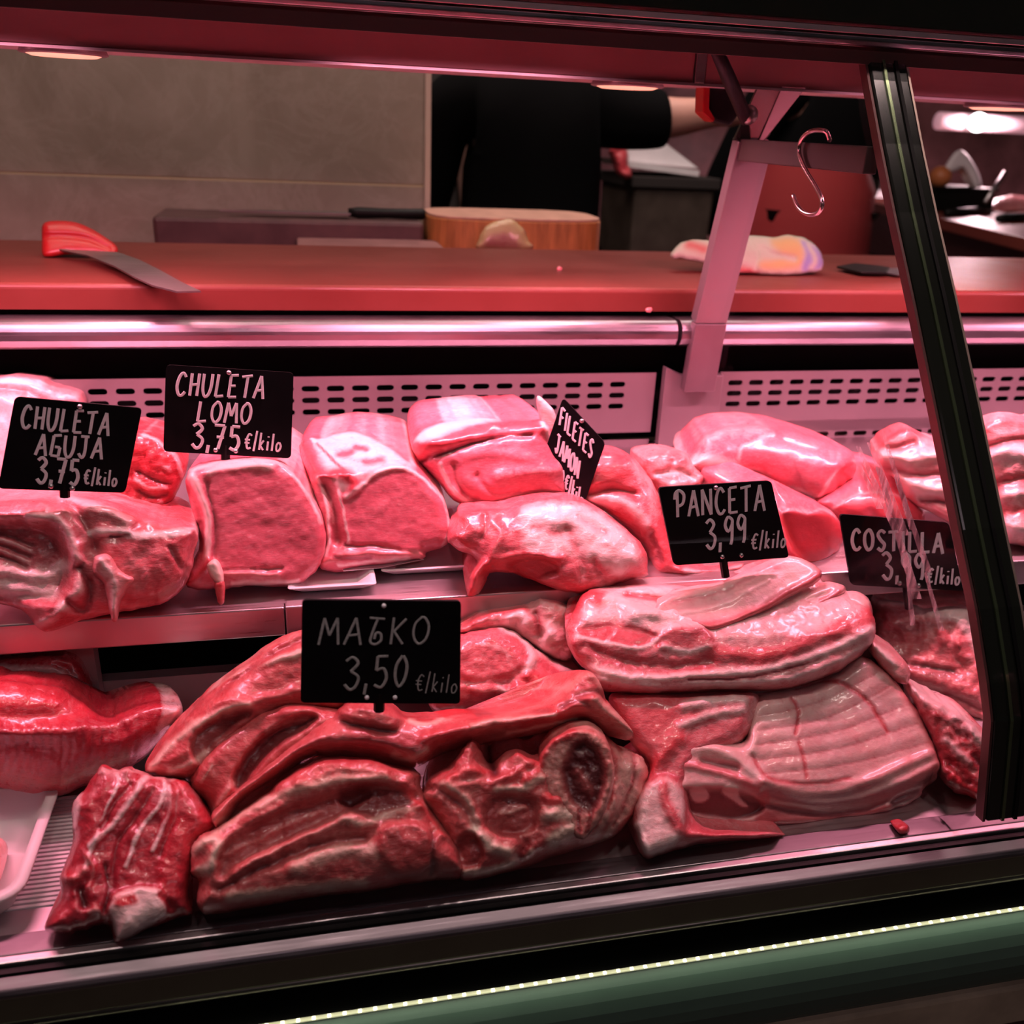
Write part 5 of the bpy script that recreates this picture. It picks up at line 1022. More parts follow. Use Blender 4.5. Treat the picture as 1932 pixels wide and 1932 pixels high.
relief('pork_belly', 'fatty', [(1846, 822), (1862, 792), (1895, 780), (1932, 784), (1990, 800), (2000, 1040), (1940, 1030), (1895, 1020), (1880, 960), (1866, 900), (1850, 860)], (1930, 1035, 'z', SZ + 0.002), (-0.1, -0.8, 0.5), 0.026, 50, 0.06, (0.2, 1, 0), 0.2, base=(0.45, 0, 0.1),
       feats=[('s', [(1855, 815), (1900, 798), (1950, 800)], 10, 3, 0.2, 0, 0.4), ('s', [(1862, 845), (1910, 835), (1980, 830)], 6, -5, 0.1, 0.3, 0.2), ('s', [(1870, 868), (1910, 860), (1970, 868)], 13, 6, 0.95), ('s', [(1880, 915), (1930, 905), (1980, 905)], 8, -5, 0, 0.35, 0.4), ('s', [(1890, 940), (1930, 935), (1980, 935)], 9, 4, 0.6), ('s', [(1890, 965), (1930, 965), (1980, 960)], 10, -3, 0.2, 0.1, 0.4), ('s', [(1900, 995), (1940, 1000), (1980, 1000)], 12, 4, 0.85)],
       amp=2.5, nsc=28, res=4, label='layered belly piece beyond the dark mullion at the right edge', cat='meat')

# ================================================================== MEAT ON THE LOWER DECK
DZ = DK + 0.001
# --- dark red rolled muscle at the left
relief('beef_trimming', 'beef', [(-60, 1262), (-20, 1248), (40, 1240), (100, 1234), (140, 1242), (160, 1268), (172, 1305), (150, 1340), (60, 1350), (-60, 1330)], (60, 1350, 'y', 0.662), (0, -0.95, 0.3), 0.012, 40, 0.03, base=(0.15, 0, 0),
       feats=[('s', [(-50, 1268), (30, 1262), (100, 1268), (150, 1296)], 9, 3, 0.7), ('s', [(-30, 1285), (60, 1282), (130, 1300)], 5, -4, 0, 0.4), ('s', [(90, 1240), (130, 1255), (155, 1290)], 8, 2, 0.3, 0.1)], amp=2.5, nsc=26, res=4, label='reddish beef trimming behind the shiny rolled beef at the left', cat='meat')
roll = empty('rolled_beef', tuple(onZ(100, 1500, DZ)), 'shiny dark red rolled beef muscle curving across the left of the lower deck', 'meat')
relief('muscle', 'beef', [(-70, 1290), (-10, 1284), (50, 1286), (110, 1296), (155, 1320), (180, 1342), (205, 1352), (240, 1338), (285, 1324), (325, 1326), (345, 1334), (340, 1362), (310, 1395), (270, 1432), (235, 1452), (195, 1470), (150, 1488), (105, 1502), (50, 1500), (0, 1492), (-70, 1488)], (90, 1505, 'y', 0.600), (0.0, -0.95, 0.3), 0.042, 85, 0.04, (0, 1, 0.0), 0.2, base=(0, 0, 0.1), parent=roll,
       feats=[('r', [(-60, 1290), (50, 1290), (120, 1305), (165, 1345), (110, 1372), (-60, 1365)], 20, -8, 0, 0, 0.3), ('s', [(-60, 1385), (40, 1388), (120, 1388), (200, 1372), (260, 1345), (310, 1335)], 18, 6, 0.05), ] + [('s', [(x, 1375 - max(0, x - 120) * .35), (x + 5, 1420 - max(0, x - 120) * .45), (x - 6, 1465 - max(0, x - 150) * .3)], 3, -0.8, 0.05, 0.05) for x in range(-40, 250, 17)] + [('r', [(262, 1450), (285, 1390), (300, 1330), (325, 1322), (352, 1332), (342, 1366), (312, 1400), (278, 1440)], 8, 1, 0.75, 0.22), ('s', [(290, 1400), (325, 1345)], 4, 1, 0.95, 0.05)],
       amp=1.8, nsc=46, res=4)
# --- dark red seamed slices at the front left
relief('beef_shin', 'beef', [(135, 1545), (138, 1515), (160, 1490), (178, 1462), (190, 1446), (215, 1455), (240, 1448), (262, 1458), (300, 1468), (350, 1474), (380, 1512), (406, 1556), (400, 1572), (372, 1605), (362, 1640), (356, 1690), (360, 1722), (330, 1735), (285, 1752), (240, 1772), (216, 1776), (205, 1745), (170, 1752), (130, 1762), (90, 1758), (86, 1740), (115, 1690), (112, 1660), (128, 1620), (138, 1580)], (215, 1777, 'z', DZ), (0.0, -0.62, 0.78), 0.024, 40, 0.04, (0, 1, -0.1), 0.2,
       feats=[('s', [(215, 1455), (222, 1485), (200, 1540), (178, 1600), (160, 1650)], 4, 3, 0.85), ('s', [(275, 1470), (250, 1510), (215, 1560), (172, 1600)], 7, 4, 0.75), ('s', [(310, 1480), (300, 1520), (262, 1575), (238, 1640)], 5, 3, 0.85), ('s', [(318, 1490), (312, 1550), (285, 1610)], 5, 3, 0.8), ('s', [(245, 1490), (220, 1520), (190, 1570)], 5, -4, 0.1, 0.15), ('s', [(285, 1500), (258, 1545), (222, 1600), (212, 1680)], 6, -4, 0, 0.3), ('s', [(318, 1475), (330, 1500), (322, 1560), (300, 1620)], 6, -5, 0, 0.45), ('s', [(190, 1460), (250, 1458), (300, 1472), (345, 1478)], 8, 3, 0.7, 0, 0.3), ('s', [(150, 1500), (140, 1560)], 10, 2, 0.8),
              ('r', [(325, 1485), (352, 1485), (400, 1560), (365, 1615), (352, 1690), (300, 1690), (305, 1600)], 8, 2, 0, 0, 0.35), ('s', [(165, 1620), (178, 1650), (160, 1690)], 6, 3, 0.4, 0, 0.4), ('s', [(120, 1655), (140, 1660), (160, 1650)], 10, 4, 0.4, 0, 0.5), ('s', [(155, 1685), (162, 1710)], 9, -8, 0, 0.8),
              ('r', [(210, 1700), (250, 1680), (300, 1680), (310, 1720), (270, 1755), (225, 1775), (212, 1740)], 8, 8, 0.9), ('s', [(225, 1705), (250, 1700)], 9, 1, 0.1, 0, 0.7), ('s', [(300, 1690), (330, 1720), (350, 1715)], 7, -3, 0, 0.2, 0.4), ('s', [(170, 1720), (195, 1725), (200, 1745)], 7, 4, 0.6, 0, 0.4), ('s', [(200, 1640), (205, 1690), (195, 1720)], 5, -5, 0, 0.6)],
       amp=2.2, nsc=26, res=4, label='dark red beef shin cut with white seams at the front left of the deck', cat='meat')
# --- the heap of shanks and shoulders around the grey lettered sign
relief('pork_shank', 'shank', [(272, 1450), (290, 1420), (325, 1380), (360, 1340), (400, 1300), (450, 1262), (500, 1220), (545, 1196), (580, 1190), (640, 1200), (700, 1260), (720, 1330), (640, 1345), (560, 1350), (480, 1380), (420, 1420), (380, 1462), (345, 1472), (300, 1466)], (330, 1472, 'y', 0.545), (-0.15, -0.72, 0.68), 0.030, 55, 0.035, (0, 1, -0.1), 0.2, base=(0.1, 0, 0.05),
       feats=[('s', [(385, 1302), (440, 1275), (500, 1255), (560, 1240)], 8, 4, 0.8), ('s', [(420, 1280), (500, 1225), (560, 1200)], 10, 2, 0.4), ('s', [(560, 1215), (480, 1260), (400, 1320), (350, 1370)], 6, -5, 0, 0.25), ('s', [(350, 1360), (410, 1330), (470, 1330), (560, 1310)], 12, 4, 0.2, 0, 0.1), ('r', [(360, 1400), (410, 1355), (465, 1345), (440, 1370), (400, 1410), (370, 1440)], 7, -7, 0.0, 0.45), ('s', [(285, 1450), (330, 1400), (390, 1358), (460, 1338)], 9, 5, 0.75), ('s', [(320, 1455), (350, 1448), (385, 1420)], 8, 3, 0.65)],
       amp=2.2, nsc=36, res=4, label='pale pork shank at the upper left of the heap, left of the grey lettered sign', cat='meat', group='pork shank heap')
relief('pork_leg_end', 'pork', [(820, 1205), (868, 1196), (905, 1186), (940, 1182), (975, 1192), (1010, 1220), (1050, 1248), (1090, 1268), (1112, 1290), (1100, 1310), (1040, 1330), (960, 1345), (860, 1345), (810, 1330)], (950, 1346, 'y', 0.595), (0.1, -0.75, 0.66), 0.028, 50, 0.07, (0, 1, 0), 0.2, base=(0.15, 0, 0),
       feats=[('r', [(870, 1215), (910, 1195), (960, 1200), (985, 1230), (975, 1270), (900, 1285), (870, 1270)], 8, 3, 0.18), ('s', [(905, 1220), (940, 1225), (960, 1245)], 4, 0.5, 0.5), ('s', [(945, 1185), (985, 1205), (1005, 1240), (990, 1275)], 8, 4, 0.9), ('s', [(1005, 1215), (1045, 1250), (1090, 1275)], 10, 3, 0.7), ('r', [(970, 1290), (1000, 1270), (1060, 1290), (1040, 1315), (980, 1320)], 8, 4, 0, 0, 0.7), ('s', [(880, 1300), (930, 1310), (985, 1300)], 8, 4, 0.4, 0, 0.3), ('s', [(930, 1320), (960, 1330)], 7, -4, 0.1, 0.4), ('s', [(940, 1300), (960, 1312)], 5, 4, 0.75)],
       amp=2.5, nsc=22, fuzz=0.5, res=4, label='rounded pork leg end with pale cut face right of the grey lettered sign', cat='meat', group='pork shank heap')
relief('pork_trimmings', 'fatty', [(862, 1195), (890, 1168), (930, 1150), (985, 1140), (1020, 1128), (1050, 1132), (1085, 1150), (1090, 1200), (1075, 1245), (1040, 1240), (1000, 1215), (960, 1190), (905, 1195)], (1040, 1245, 'y', 0.625), (0.1, -0.75, 0.66), 0.022, 40, 0.05, (0, 1, -0.1), 0.2, base=(0.45, 0, 0.1),
       feats=[('s', [(880, 1180), (930, 1158), (990, 1150)], 8, 2, 0.1, 0, 0.55), ('s', [(960, 1170), (985, 1160), (990, 1180)], 8, 4, 0.95), ('s', [(1025, 1140), (1060, 1150)], 12, 4, 0.6), ('s', [(1010, 1160), (1020, 1200)], 6, -6, 0.1, 0.35, 0.3), ('s', [(1040, 1180), (1030, 1225)], 12, 3, 0.95)], amp=4, nsc=20, fuzz=0.6, res=4, label='fatty pork trimmings heaped between the grey lettered sign and the belly slab', cat='meat')
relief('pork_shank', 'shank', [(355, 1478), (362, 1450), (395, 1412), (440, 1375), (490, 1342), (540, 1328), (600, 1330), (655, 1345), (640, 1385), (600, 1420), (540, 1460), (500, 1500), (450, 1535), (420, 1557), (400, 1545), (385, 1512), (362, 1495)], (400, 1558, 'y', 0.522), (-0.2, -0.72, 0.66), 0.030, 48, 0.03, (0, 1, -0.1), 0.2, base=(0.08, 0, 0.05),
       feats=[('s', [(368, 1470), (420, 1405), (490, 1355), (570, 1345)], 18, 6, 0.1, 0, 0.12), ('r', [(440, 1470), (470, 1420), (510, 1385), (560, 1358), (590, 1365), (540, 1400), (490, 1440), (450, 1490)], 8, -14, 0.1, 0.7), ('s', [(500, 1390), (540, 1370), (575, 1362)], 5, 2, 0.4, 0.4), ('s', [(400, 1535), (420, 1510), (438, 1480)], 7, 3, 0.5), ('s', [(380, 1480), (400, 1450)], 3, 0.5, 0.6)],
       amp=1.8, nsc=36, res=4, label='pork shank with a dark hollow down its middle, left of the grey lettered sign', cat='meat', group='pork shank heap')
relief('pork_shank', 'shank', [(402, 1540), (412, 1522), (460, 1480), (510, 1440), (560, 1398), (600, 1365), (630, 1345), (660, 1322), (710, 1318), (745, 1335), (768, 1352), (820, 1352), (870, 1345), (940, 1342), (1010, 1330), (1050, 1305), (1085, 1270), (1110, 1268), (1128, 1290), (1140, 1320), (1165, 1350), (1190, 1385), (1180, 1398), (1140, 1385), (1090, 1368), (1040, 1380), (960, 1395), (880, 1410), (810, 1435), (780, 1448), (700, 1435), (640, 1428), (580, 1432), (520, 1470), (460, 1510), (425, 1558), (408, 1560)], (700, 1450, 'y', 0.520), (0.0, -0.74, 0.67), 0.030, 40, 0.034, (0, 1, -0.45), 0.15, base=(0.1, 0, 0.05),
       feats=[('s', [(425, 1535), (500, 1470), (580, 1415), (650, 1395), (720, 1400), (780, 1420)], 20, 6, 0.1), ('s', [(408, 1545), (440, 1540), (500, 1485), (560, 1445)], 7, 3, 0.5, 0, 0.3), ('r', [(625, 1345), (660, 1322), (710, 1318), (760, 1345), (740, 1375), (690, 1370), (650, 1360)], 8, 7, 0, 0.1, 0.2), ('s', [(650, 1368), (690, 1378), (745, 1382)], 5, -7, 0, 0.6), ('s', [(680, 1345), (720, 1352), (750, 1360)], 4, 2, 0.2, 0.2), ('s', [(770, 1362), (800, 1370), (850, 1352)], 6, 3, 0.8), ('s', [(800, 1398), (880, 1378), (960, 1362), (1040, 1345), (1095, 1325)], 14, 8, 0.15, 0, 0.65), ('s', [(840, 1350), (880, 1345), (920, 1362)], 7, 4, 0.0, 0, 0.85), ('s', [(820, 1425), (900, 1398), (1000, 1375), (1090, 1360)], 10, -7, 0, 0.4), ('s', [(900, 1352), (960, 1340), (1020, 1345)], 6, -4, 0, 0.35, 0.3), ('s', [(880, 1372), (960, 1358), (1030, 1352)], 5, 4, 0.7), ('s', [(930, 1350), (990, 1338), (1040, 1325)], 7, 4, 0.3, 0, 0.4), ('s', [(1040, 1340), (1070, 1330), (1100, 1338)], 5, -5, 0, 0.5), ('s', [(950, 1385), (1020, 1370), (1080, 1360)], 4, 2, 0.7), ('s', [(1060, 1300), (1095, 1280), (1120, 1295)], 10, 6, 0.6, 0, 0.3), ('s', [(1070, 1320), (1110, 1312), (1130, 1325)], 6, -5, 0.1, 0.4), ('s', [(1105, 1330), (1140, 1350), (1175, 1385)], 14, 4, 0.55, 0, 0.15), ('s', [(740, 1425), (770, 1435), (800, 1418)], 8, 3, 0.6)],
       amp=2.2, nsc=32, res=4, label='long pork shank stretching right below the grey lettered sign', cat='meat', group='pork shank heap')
# --- front shank
fs = empty('pork_hock', tuple(onZ(560, 1720, DZ)), 'long sagging pork hock lying along the front sill, nearest of the heap', 'meat')
relief('meat', 'shank', [(360, 1628), (364, 1596), (382, 1575), (405, 1565), (440, 1540), (490, 1505), (530, 1475), (580, 1442), (630, 1430), (690, 1432), (740, 1445), (790, 1462), (795, 1490), (815, 1530), (850, 1580), (868, 1620), (870, 1655), (820, 1662), (770, 1668), (700, 1682), (620, 1690), (540, 1702), (480, 1712), (420, 1722), (385, 1725), (372, 1700), (375, 1665), (362, 1650)], (560, 1727, 'z', DZ), (0.0, -0.78, 0.62), 0.036, 55, 0.040, (0, 1, -0.05), 0.15, base=(0.12, 0, 0), parent=fs,
       feats=[('s', [(372, 1610), (398, 1590), (420, 1600), (405, 1640), (380, 1650)], 10, 6, 0.9), ('s', [(410, 1575), (480, 1530), (560, 1500), (640, 1485), (720, 1480)], 11, 6, 0.6), ('s', [(520, 1490), (600, 1455), (690, 1448), (760, 1470)], 14, 5, 0.1, 0, 0.35), ('s', [(560, 1490), (640, 1465), (720, 1470)], 8, 3, 0.35, 0, 0.3), ('r', [(415, 1640), (440, 1590), (520, 1545), (600, 1515), (690, 1505), (640, 1545), (560, 1585), (480, 1625), (430, 1660)], 9, -8, 0.0, 0.22), ('s', [(430, 1620), (520, 1575), (600, 1540)], 5, 3, 0.3), ('s', [(450, 1650), (540, 1600), (640, 1560), (690, 1545)], 9, 6, 0.35), ('r', [(640, 1500), (720, 1490), (780, 1510), (760, 1545), (700, 1555), (650, 1530)], 9, -7, 0.1, 0.55), ('s', [(640, 1555), (680, 1565), (720, 1545), (790, 1530)], 8, 5, 0.6), ('s', [(420, 1680), (500, 1640), (600, 1600), (680, 1590)], 10, -10, 0, 0.5), ('s', [(560, 1640), (640, 1610), (700, 1612)], 18, 4, 0.6), ('r', [(705, 1580), (750, 1560), (800, 1580), (800, 1640), (750, 1660), (715, 1630)], 9, 10, 0.05, 0.1, 0.2), ('r', [(805, 1585), (840, 1580), (860, 1620), (840, 1655), (808, 1640)], 8, 8, 0.1, 0.1, 0.2), ('s', [(800, 1580), (804, 1650)], 5, -8, 0, 0.6), ('s', [(750, 1490), (790, 1540), (820, 1580)], 8, 5, 0.2, 0, 0.5), ('s', [(440, 1695), (560, 1680), (680, 1668)], 12, 3, 0.7)],
       amp=2.5, nsc=28, fuzz=0.3, res=4)
# --- knuckle with sawn bone end
kk = empty('pork_knuckle', tuple(onZ(1000, 1640, DZ)), 'pork knuckle with round dark sawn end, at the front sill in the heap', 'meat')
relief('meat', 'shank', [(795, 1500), (810, 1470), (850, 1442), (880, 1402), (900, 1398), (912, 1420), (925, 1440), (950, 1420), (975, 1412), (1010, 1425), (1030, 1400), (1060, 1376), (1100, 1370), (1130, 1380), (1165, 1408), (1205, 1425), (1222, 1450), (1212, 1500), (1190, 1545), (1155, 1580), (1100, 1600), (1040, 1618), (980, 1640), (920, 1655), (870, 1660), (856, 1620), (840, 1575), (810, 1530)], (960, 1662, 'z', DZ), (0.15, -0.78, 0.60), 0.036, 50, 0.040, (0, 1, -0.05), 0.15, base=(0.15, 0, 0.1), parent=kk,
       feats=[('s', [(865, 1440), (890, 1412), (905, 1425)], 9, 5, 0.05, 0, 0.35), ('s', [(850, 1480), (890, 1465), (925, 1470)], 8, 6, 0.1, 0, 0.7), ('s', [(925, 1440), (935, 1470)], 8, -12, 0, 0.8), ('s', [(790, 1490), (840, 1500), (880, 1530), (900, 1570)], 9, -5, 0.2, 0.1), ('s', [(800, 1510), (830, 1560), (850, 1590)], 6, 4, 0.6), ('s', [(840, 1490), (880, 1510), (900, 1550)], 9, 4, 0.6), ('s', [(940, 1500), (980, 1500), (1000, 1485), (1015, 1478)], 9, 8, 0.85), ('r', [(930, 1510), (980, 1508), (1010, 1525), (1000, 1570), (950, 1580), (920, 1555)], 9, -7, 0.1, 0.25), ('s', [(945, 1540), (990, 1530)], 5, 4, 0.45), ('s', [(1025, 1512), (1045, 1515)], 12, 10, 0.05, 0, 0.75), ('s', [(1030, 1545), (1060, 1540), (1085, 1560), (1040, 1590)], 14, 6, 0.9), ('s', [(900, 1570), (930, 1600), (960, 1610)], 12, 6, 0.9), ('r', [(870, 1590), (900, 1580), (915, 1620), (880, 1640)], 6, -7, 0.1, 0.3, 0.3), ('s', [(880, 1648), (940, 1640), (1000, 1610)], 7, 5, 0.85), ('s', [(950, 1570), (990, 1590), (980, 1620)], 9, -6, 0.1, 0.3, 0.3), ('s', [(975, 1430), (1010, 1460), (990, 1480)], 8, 4, 0.1, 0, 0.5), ('s', [(880, 1490), (950, 1480), (1000, 1450)], 8, 3, 0.15, 0, 0.35),
              ('s', [(1150, 1400), (1162, 1460), (1150, 1520), (1120, 1575)], 8, 3, 0.5), ('r', [(1165, 1410), (1215, 1440), (1205, 1500), (1150, 1575), (1130, 1590), (1155, 1520)], 7, -4, 0.6), ('s', [(1190, 1430), (1180, 1500), (1150, 1560)], 4, -4, 0.3, 0.2)],
       amp=3.0, nsc=20, fuzz=0.8, res=4)
relief('sawn_end', 'shank', [(1015, 1440), (1030, 1405), (1062, 1382), (1098, 1374), (1132, 1386), (1155, 1425), (1158, 1480), (1140, 1535), (1108, 1578), (1085, 1580), (1052, 1545), (1028, 1500)], (1085, 1582, 'y', 0.482), (-0.25, -0.80, 0.5), 0.008, 14, 0.03, (0.2, 1, -0.1), 0.1, parent=kk, lift=0.022, base=(0.45, 0, 0.05),
       feats=[('r', [(1062, 1470), (1075, 1420), (1105, 1400), (1135, 1430), (1140, 1480), (1115, 1530), (1085, 1520)], 10, -5, 0.1, 0.88), ('s', [(1020, 1440), (1040, 1405), (1080, 1385)], 8, 3, 0.1, 0, 0.5), ('s', [(1090, 1460), (1110, 1490)], 9, 3, 0.2, 0.35), ('s', [(1090, 1530), (1095, 1570)], 3, -3, 0, 0.5), ('s', [(1060, 1520), (1075, 1560)], 3, -2, 0, 0.5), ('s', [(1115, 1530), (1110, 1570)], 3, -2, 0, 0.4)], amp=2, nsc=14, fuzz=1.0, edge=2, res=4)

# --- lower rib slab, on its belly piece
slab = empty('rib_slab', tuple(onZ(1400, 1610, DZ)), 'large slab of pork ribs with score marks at the front right of the deck', 'meat')
relief('belly_base', 'pork', [(1150, 1318), (1200, 1308), (1300, 1312), (1420, 1308), (1430, 1340), (1400, 1400), (1320, 1440), (1300, 1500), (1330, 1560), (1450, 1568), (1480, 1575), (1420, 1585), (1330, 1590), (1290, 1600), (1240, 1615), (1216, 1620), (1200, 1590), (1190, 1548), (1196, 1500), (1226, 1455), (1215, 1430), (1190, 1400), (1165, 1360)], (1240, 1621, 'z', DZ), (0, -0.60, 0.80), 0.020, 30, 0.05, (0, 1, -0.1), 0.15, parent=slab,
       feats=[('r', [(1160, 1320), (1300, 1315), (1330, 1340), (1280, 1390), (1220, 1420), (1185, 1380)], 15, 2, 0, 0, 0.3), ('s', [(1290, 1340), (1340, 1330), (1400, 1325)], 14, 4, 0.75), ('s', [(1280, 1375), (1330, 1360), (1400, 1345)], 8, 4, 0.7), ('s', [(1230, 1450), (1260, 1420), (1280, 1400)], 14, 4, 0.1, 0, 0.75), ('r', [(1200, 1540), (1215, 1490), (1260, 1470), (1290, 1500), (1290, 1560), (1270, 1600), (1220, 1615)], 10, 8, 0.7), ('s', [(1250, 1490), (1265, 1540), (1300, 1575), (1400, 1580)], 10, 3, 0.1, 0, 0.25), ('s', [(1205, 1560), (1220, 1605)], 6, 2, 0.95)], amp=2, nsc=30, res=4)
ribs = [(1424, 1318), (1470, 1304), (1530, 1292), (1572, 1272), (1600, 1250), (1625, 1238), (1660, 1258), (1700, 1300), (1735, 1350), (1758, 1405), (1772, 1445), (1766, 1472), (1745, 1488), (1738, 1506), (1700, 1528), (1660, 1542), (1600, 1552), (1540, 1562), (1480, 1568), (1430, 1570), (1370, 1560), (1320, 1548), (1285, 1535), (1268, 1505), (1275, 1470), (1282, 1430), (1300, 1405), (1345, 1396), (1400, 1400), (1410, 1372)]
rf = [('f', (1270, 1478), (1760, 1470), (1500, 1560), 0.9),
      ('s', [(1290, 1420), (1330, 1410), (1380, 1430), (1425, 1462), (1440, 1475)], 13, 10, 0.75), ('s', [(1280, 1445), (1330, 1452), (1390, 1470), (1430, 1490)], 8, 7, 0.05, 0, 0.45), ('s', [(1330, 1440), (1390, 1452)], 7, -4, 0.2, 0.3),
      ('s', [(1440, 1478), (1520, 1500), (1600, 1490), (1680, 1455), (1750, 1425)], 11, 6, 0.45, 0, 0.15), ('s', [(1450, 1500), (1530, 1518), (1620, 1508), (1700, 1475), (1760, 1445)], 8, 3, 0.55), ('r', [(1440, 1492), (1530, 1518), (1620, 1508), (1700, 1478), (1760, 1446), (1752, 1486), (1735, 1506), (1640, 1540), (1500, 1566), (1430, 1556)], 5, -1, 0.08, 0.05, 0.35), ('s', [(1440, 1518), (1540, 1535), (1640, 1525), (1720, 1490), (1765, 1462)], 6, -5, 0, 0.4, 0.3),
      ('r', [(1275, 1500), (1330, 1490), (1410, 1500), (1440, 1525), (1400, 1545), (1330, 1538), (1285, 1525)], 6, -8, 0, 0.65, 0.2), ('r', [(1303, 1494), (1318, 1486), (1335, 1492), (1338, 1506), (1324, 1515), (1308, 1511)], 2.5, 1, 1, 0, 0), ('r', [(1362, 1496), (1376, 1484), (1392, 1488), (1396, 1504), (1412, 1522), (1400, 1522), (1384, 1510)], 2.5, 1, 1, 0, 0), ('s', [(1275, 1515), (1310, 1540), (1380, 1556), (1460, 1565)], 4, 3, 0.9), ('s', [(1470, 1550), (1560, 1548), (1650, 1532), (1720, 1505)], 8, 3, 0.05, 0, 0.6), ('r', [(1680, 1510), (1725, 1488), (1730, 1500), (1690, 1524)], 3, -5, 0, 0.5), ('s', [(1672, 1520), (1690, 1500), (1735, 1485)], 3, 3, 0.7)]
for k, (a, b, c_2) in enumerate((((1432, 1345), (1540, 1318), (1640, 1262)), ((1428, 1372), (1560, 1345), (1672, 1282)), ((1425, 1398), (1570, 1372), (1700, 1318)), ((1430, 1425), (1580, 1402), (1722, 1352)), ((1438, 1450), (1590, 1432), (1740, 1388)))):
    rf.append(('s', [a, b, c_2], 9, 0.9, 0.62)); rf.append(('s', [(a[0], a[1] + 13), (b[0], b[1] + 14), (c_2[0] + 8, c_2[1] + 16)], 1.8, -0.6, 0.4, 0.10, 0.15))
rf += [('s', [(1492, 1325), (1505, 1350), (1498, 1390)], 3, -1.5, 0, 0.15, 0.8), ('s', [(1505, 1405), (1515, 1440), (1520, 1470)], 3, -1.2, 0, 0.1, 0.7), ('s', [(1570, 1290), (1610, 1312), (1640, 1340), (1668, 1385)], 3.5, -1.5, 0, 0.1, 0.8), ('s', [(1500, 1305), (1550, 1290), (1590, 1298)], 2.5, -1, 0, 0.1, 0.7), ('s', [(1420, 1430), (1450, 1470), (1530, 1480), (1600, 1470)], 3, -1, 0.1, 0.1, 0.6), ('s', [(1625, 1245), (1690, 1300), (1740, 1380), (1762, 1440)], 9, 2, 0.3, 0, 0.35), ('s', [(1410, 1330), (1415, 1380), (1420, 1420)], 10, 3, 0.8)]
relief('ribs', 'rib', ribs, (1420, 1572, 'y', 0.490), (0.05, -0.58, 0.81), 0.022, 26, 0.03, (0, 1, -0.15), 0.1, base=(0.55, 0, 0.02), parent=slab, lift=0.012, feats=rf, amp=1.4, nsc=60, res=4, wob=2)
# --- upper belly slab with separate ribs
pan = empty('belly_slab', tuple(onY(1330, 1306, 0.565)), 'thick pork belly slab with three raised rib strips, under the PANCETA sign', 'meat')
relief('belly', 'pork', [(1066, 1190), (1075, 1150), (1092, 1112), (1120, 1096), (1170, 1094), (1230, 1090), (1300, 1098), (1350, 1096), (1410, 1075), (1455, 1055), (1485, 1046), (1530, 1060), (1556, 1076), (1570, 1100), (1605, 1108), (1640, 1138), (1652, 1165), (1648, 1205), (1625, 1235), (1580, 1268), (1530, 1288), (1470, 1302), (1400, 1304), (1320, 1304), (1240, 1310), (1170, 1308), (1130, 1300), (1110, 1270), (1080, 1235)], (1330, 1308, 'y', 0.562), (0.0, -0.72, 0.69), 0.026, 30, 0.05, (0, 1, 0.15), 0.15, base=(0.3, 0, 0), parent=pan,
       feats=[('f', (1080, 1220), (1640, 1200), (1350, 1100), 0.8), ('r', [(1230, 1150), (1350, 1100), (1490, 1050), (1560, 1080), (1640, 1140), (1600, 1170), (1470, 1220), (1360, 1225)], 10, 0, 0.6), ('r', [(1100, 1120), (1170, 1100), (1250, 1095), (1330, 1105), (1310, 1150), (1330, 1190), (1250, 1200), (1170, 1170), (1110, 1180)], 12, 4, 0.7), ('s', [(1085, 1150), (1105, 1120), (1130, 1130)], 14, 4, 0, 0, 0.75), ('s', [(1180, 1122), (1240, 1130), (1280, 1140)], 6, -4, 0.1, 0, 0.55), ('s', [(1150, 1130), (1190, 1150), (1240, 1160)], 10, 4, 0.85), ('s', [(1200, 1165), (1270, 1160)], 14, 5, 0.92),
              ('r', [(1100, 1188), (1160, 1182), (1230, 1195), (1260, 1215), (1200, 1222), (1130, 1212)], 6, -2, 0, 0.2, 0.45), ('s', [(1095, 1200), (1160, 1218), (1220, 1224), (1245, 1205)], 4, 4, 0.95), ('r', [(1250, 1200), (1290, 1190), (1330, 1190), (1345, 1215), (1300, 1228), (1255, 1225)], 6, 2, 0.2, 0.25, 0.2), ('s', [(1252, 1222), (1300, 1232), (1345, 1220)], 5, 3, 0.9), ('s', [(1110, 1222), (1180, 1250), (1260, 1258), (1340, 1248)], 10, -3, 0, 0.28, 0.35), ('s', [(1350, 1230), (1430, 1240), (1520, 1215), (1600, 1175), (1645, 1160)], 14, 3, 0.05, 0.03, 0.5), ('s', [(1110, 1262), (1220, 1280), (1340, 1272), (1450, 1262), (1550, 1232), (1640, 1190)], 8, 3, 0.9), ('s', [(1130, 1282), (1230, 1296), (1350, 1290), (1460, 1284), (1560, 1255), (1640, 1210)], 7, 2, 0.75), ('s', [(1300, 1283), (1420, 1276), (1540, 1248)], 3, -2, 0.2, 0.05, 0.1)],
       amp=2.0, nsc=26, fuzz=0.3, res=4)
def rib(ol, an, fe, sd=0.012, lf=0.016):
    return relief('rib_strip', 'rib', ol, an, (0.0, -0.48, 0.88), sd * 0.5, 13, 0.014, (0, 1, -0.1), 0.1, base=(0.55, 0, 0.02), parent=pan, lift=lf * 0.72, feats=fe, amp=1.0, nsc=30, edge=2, res=4)
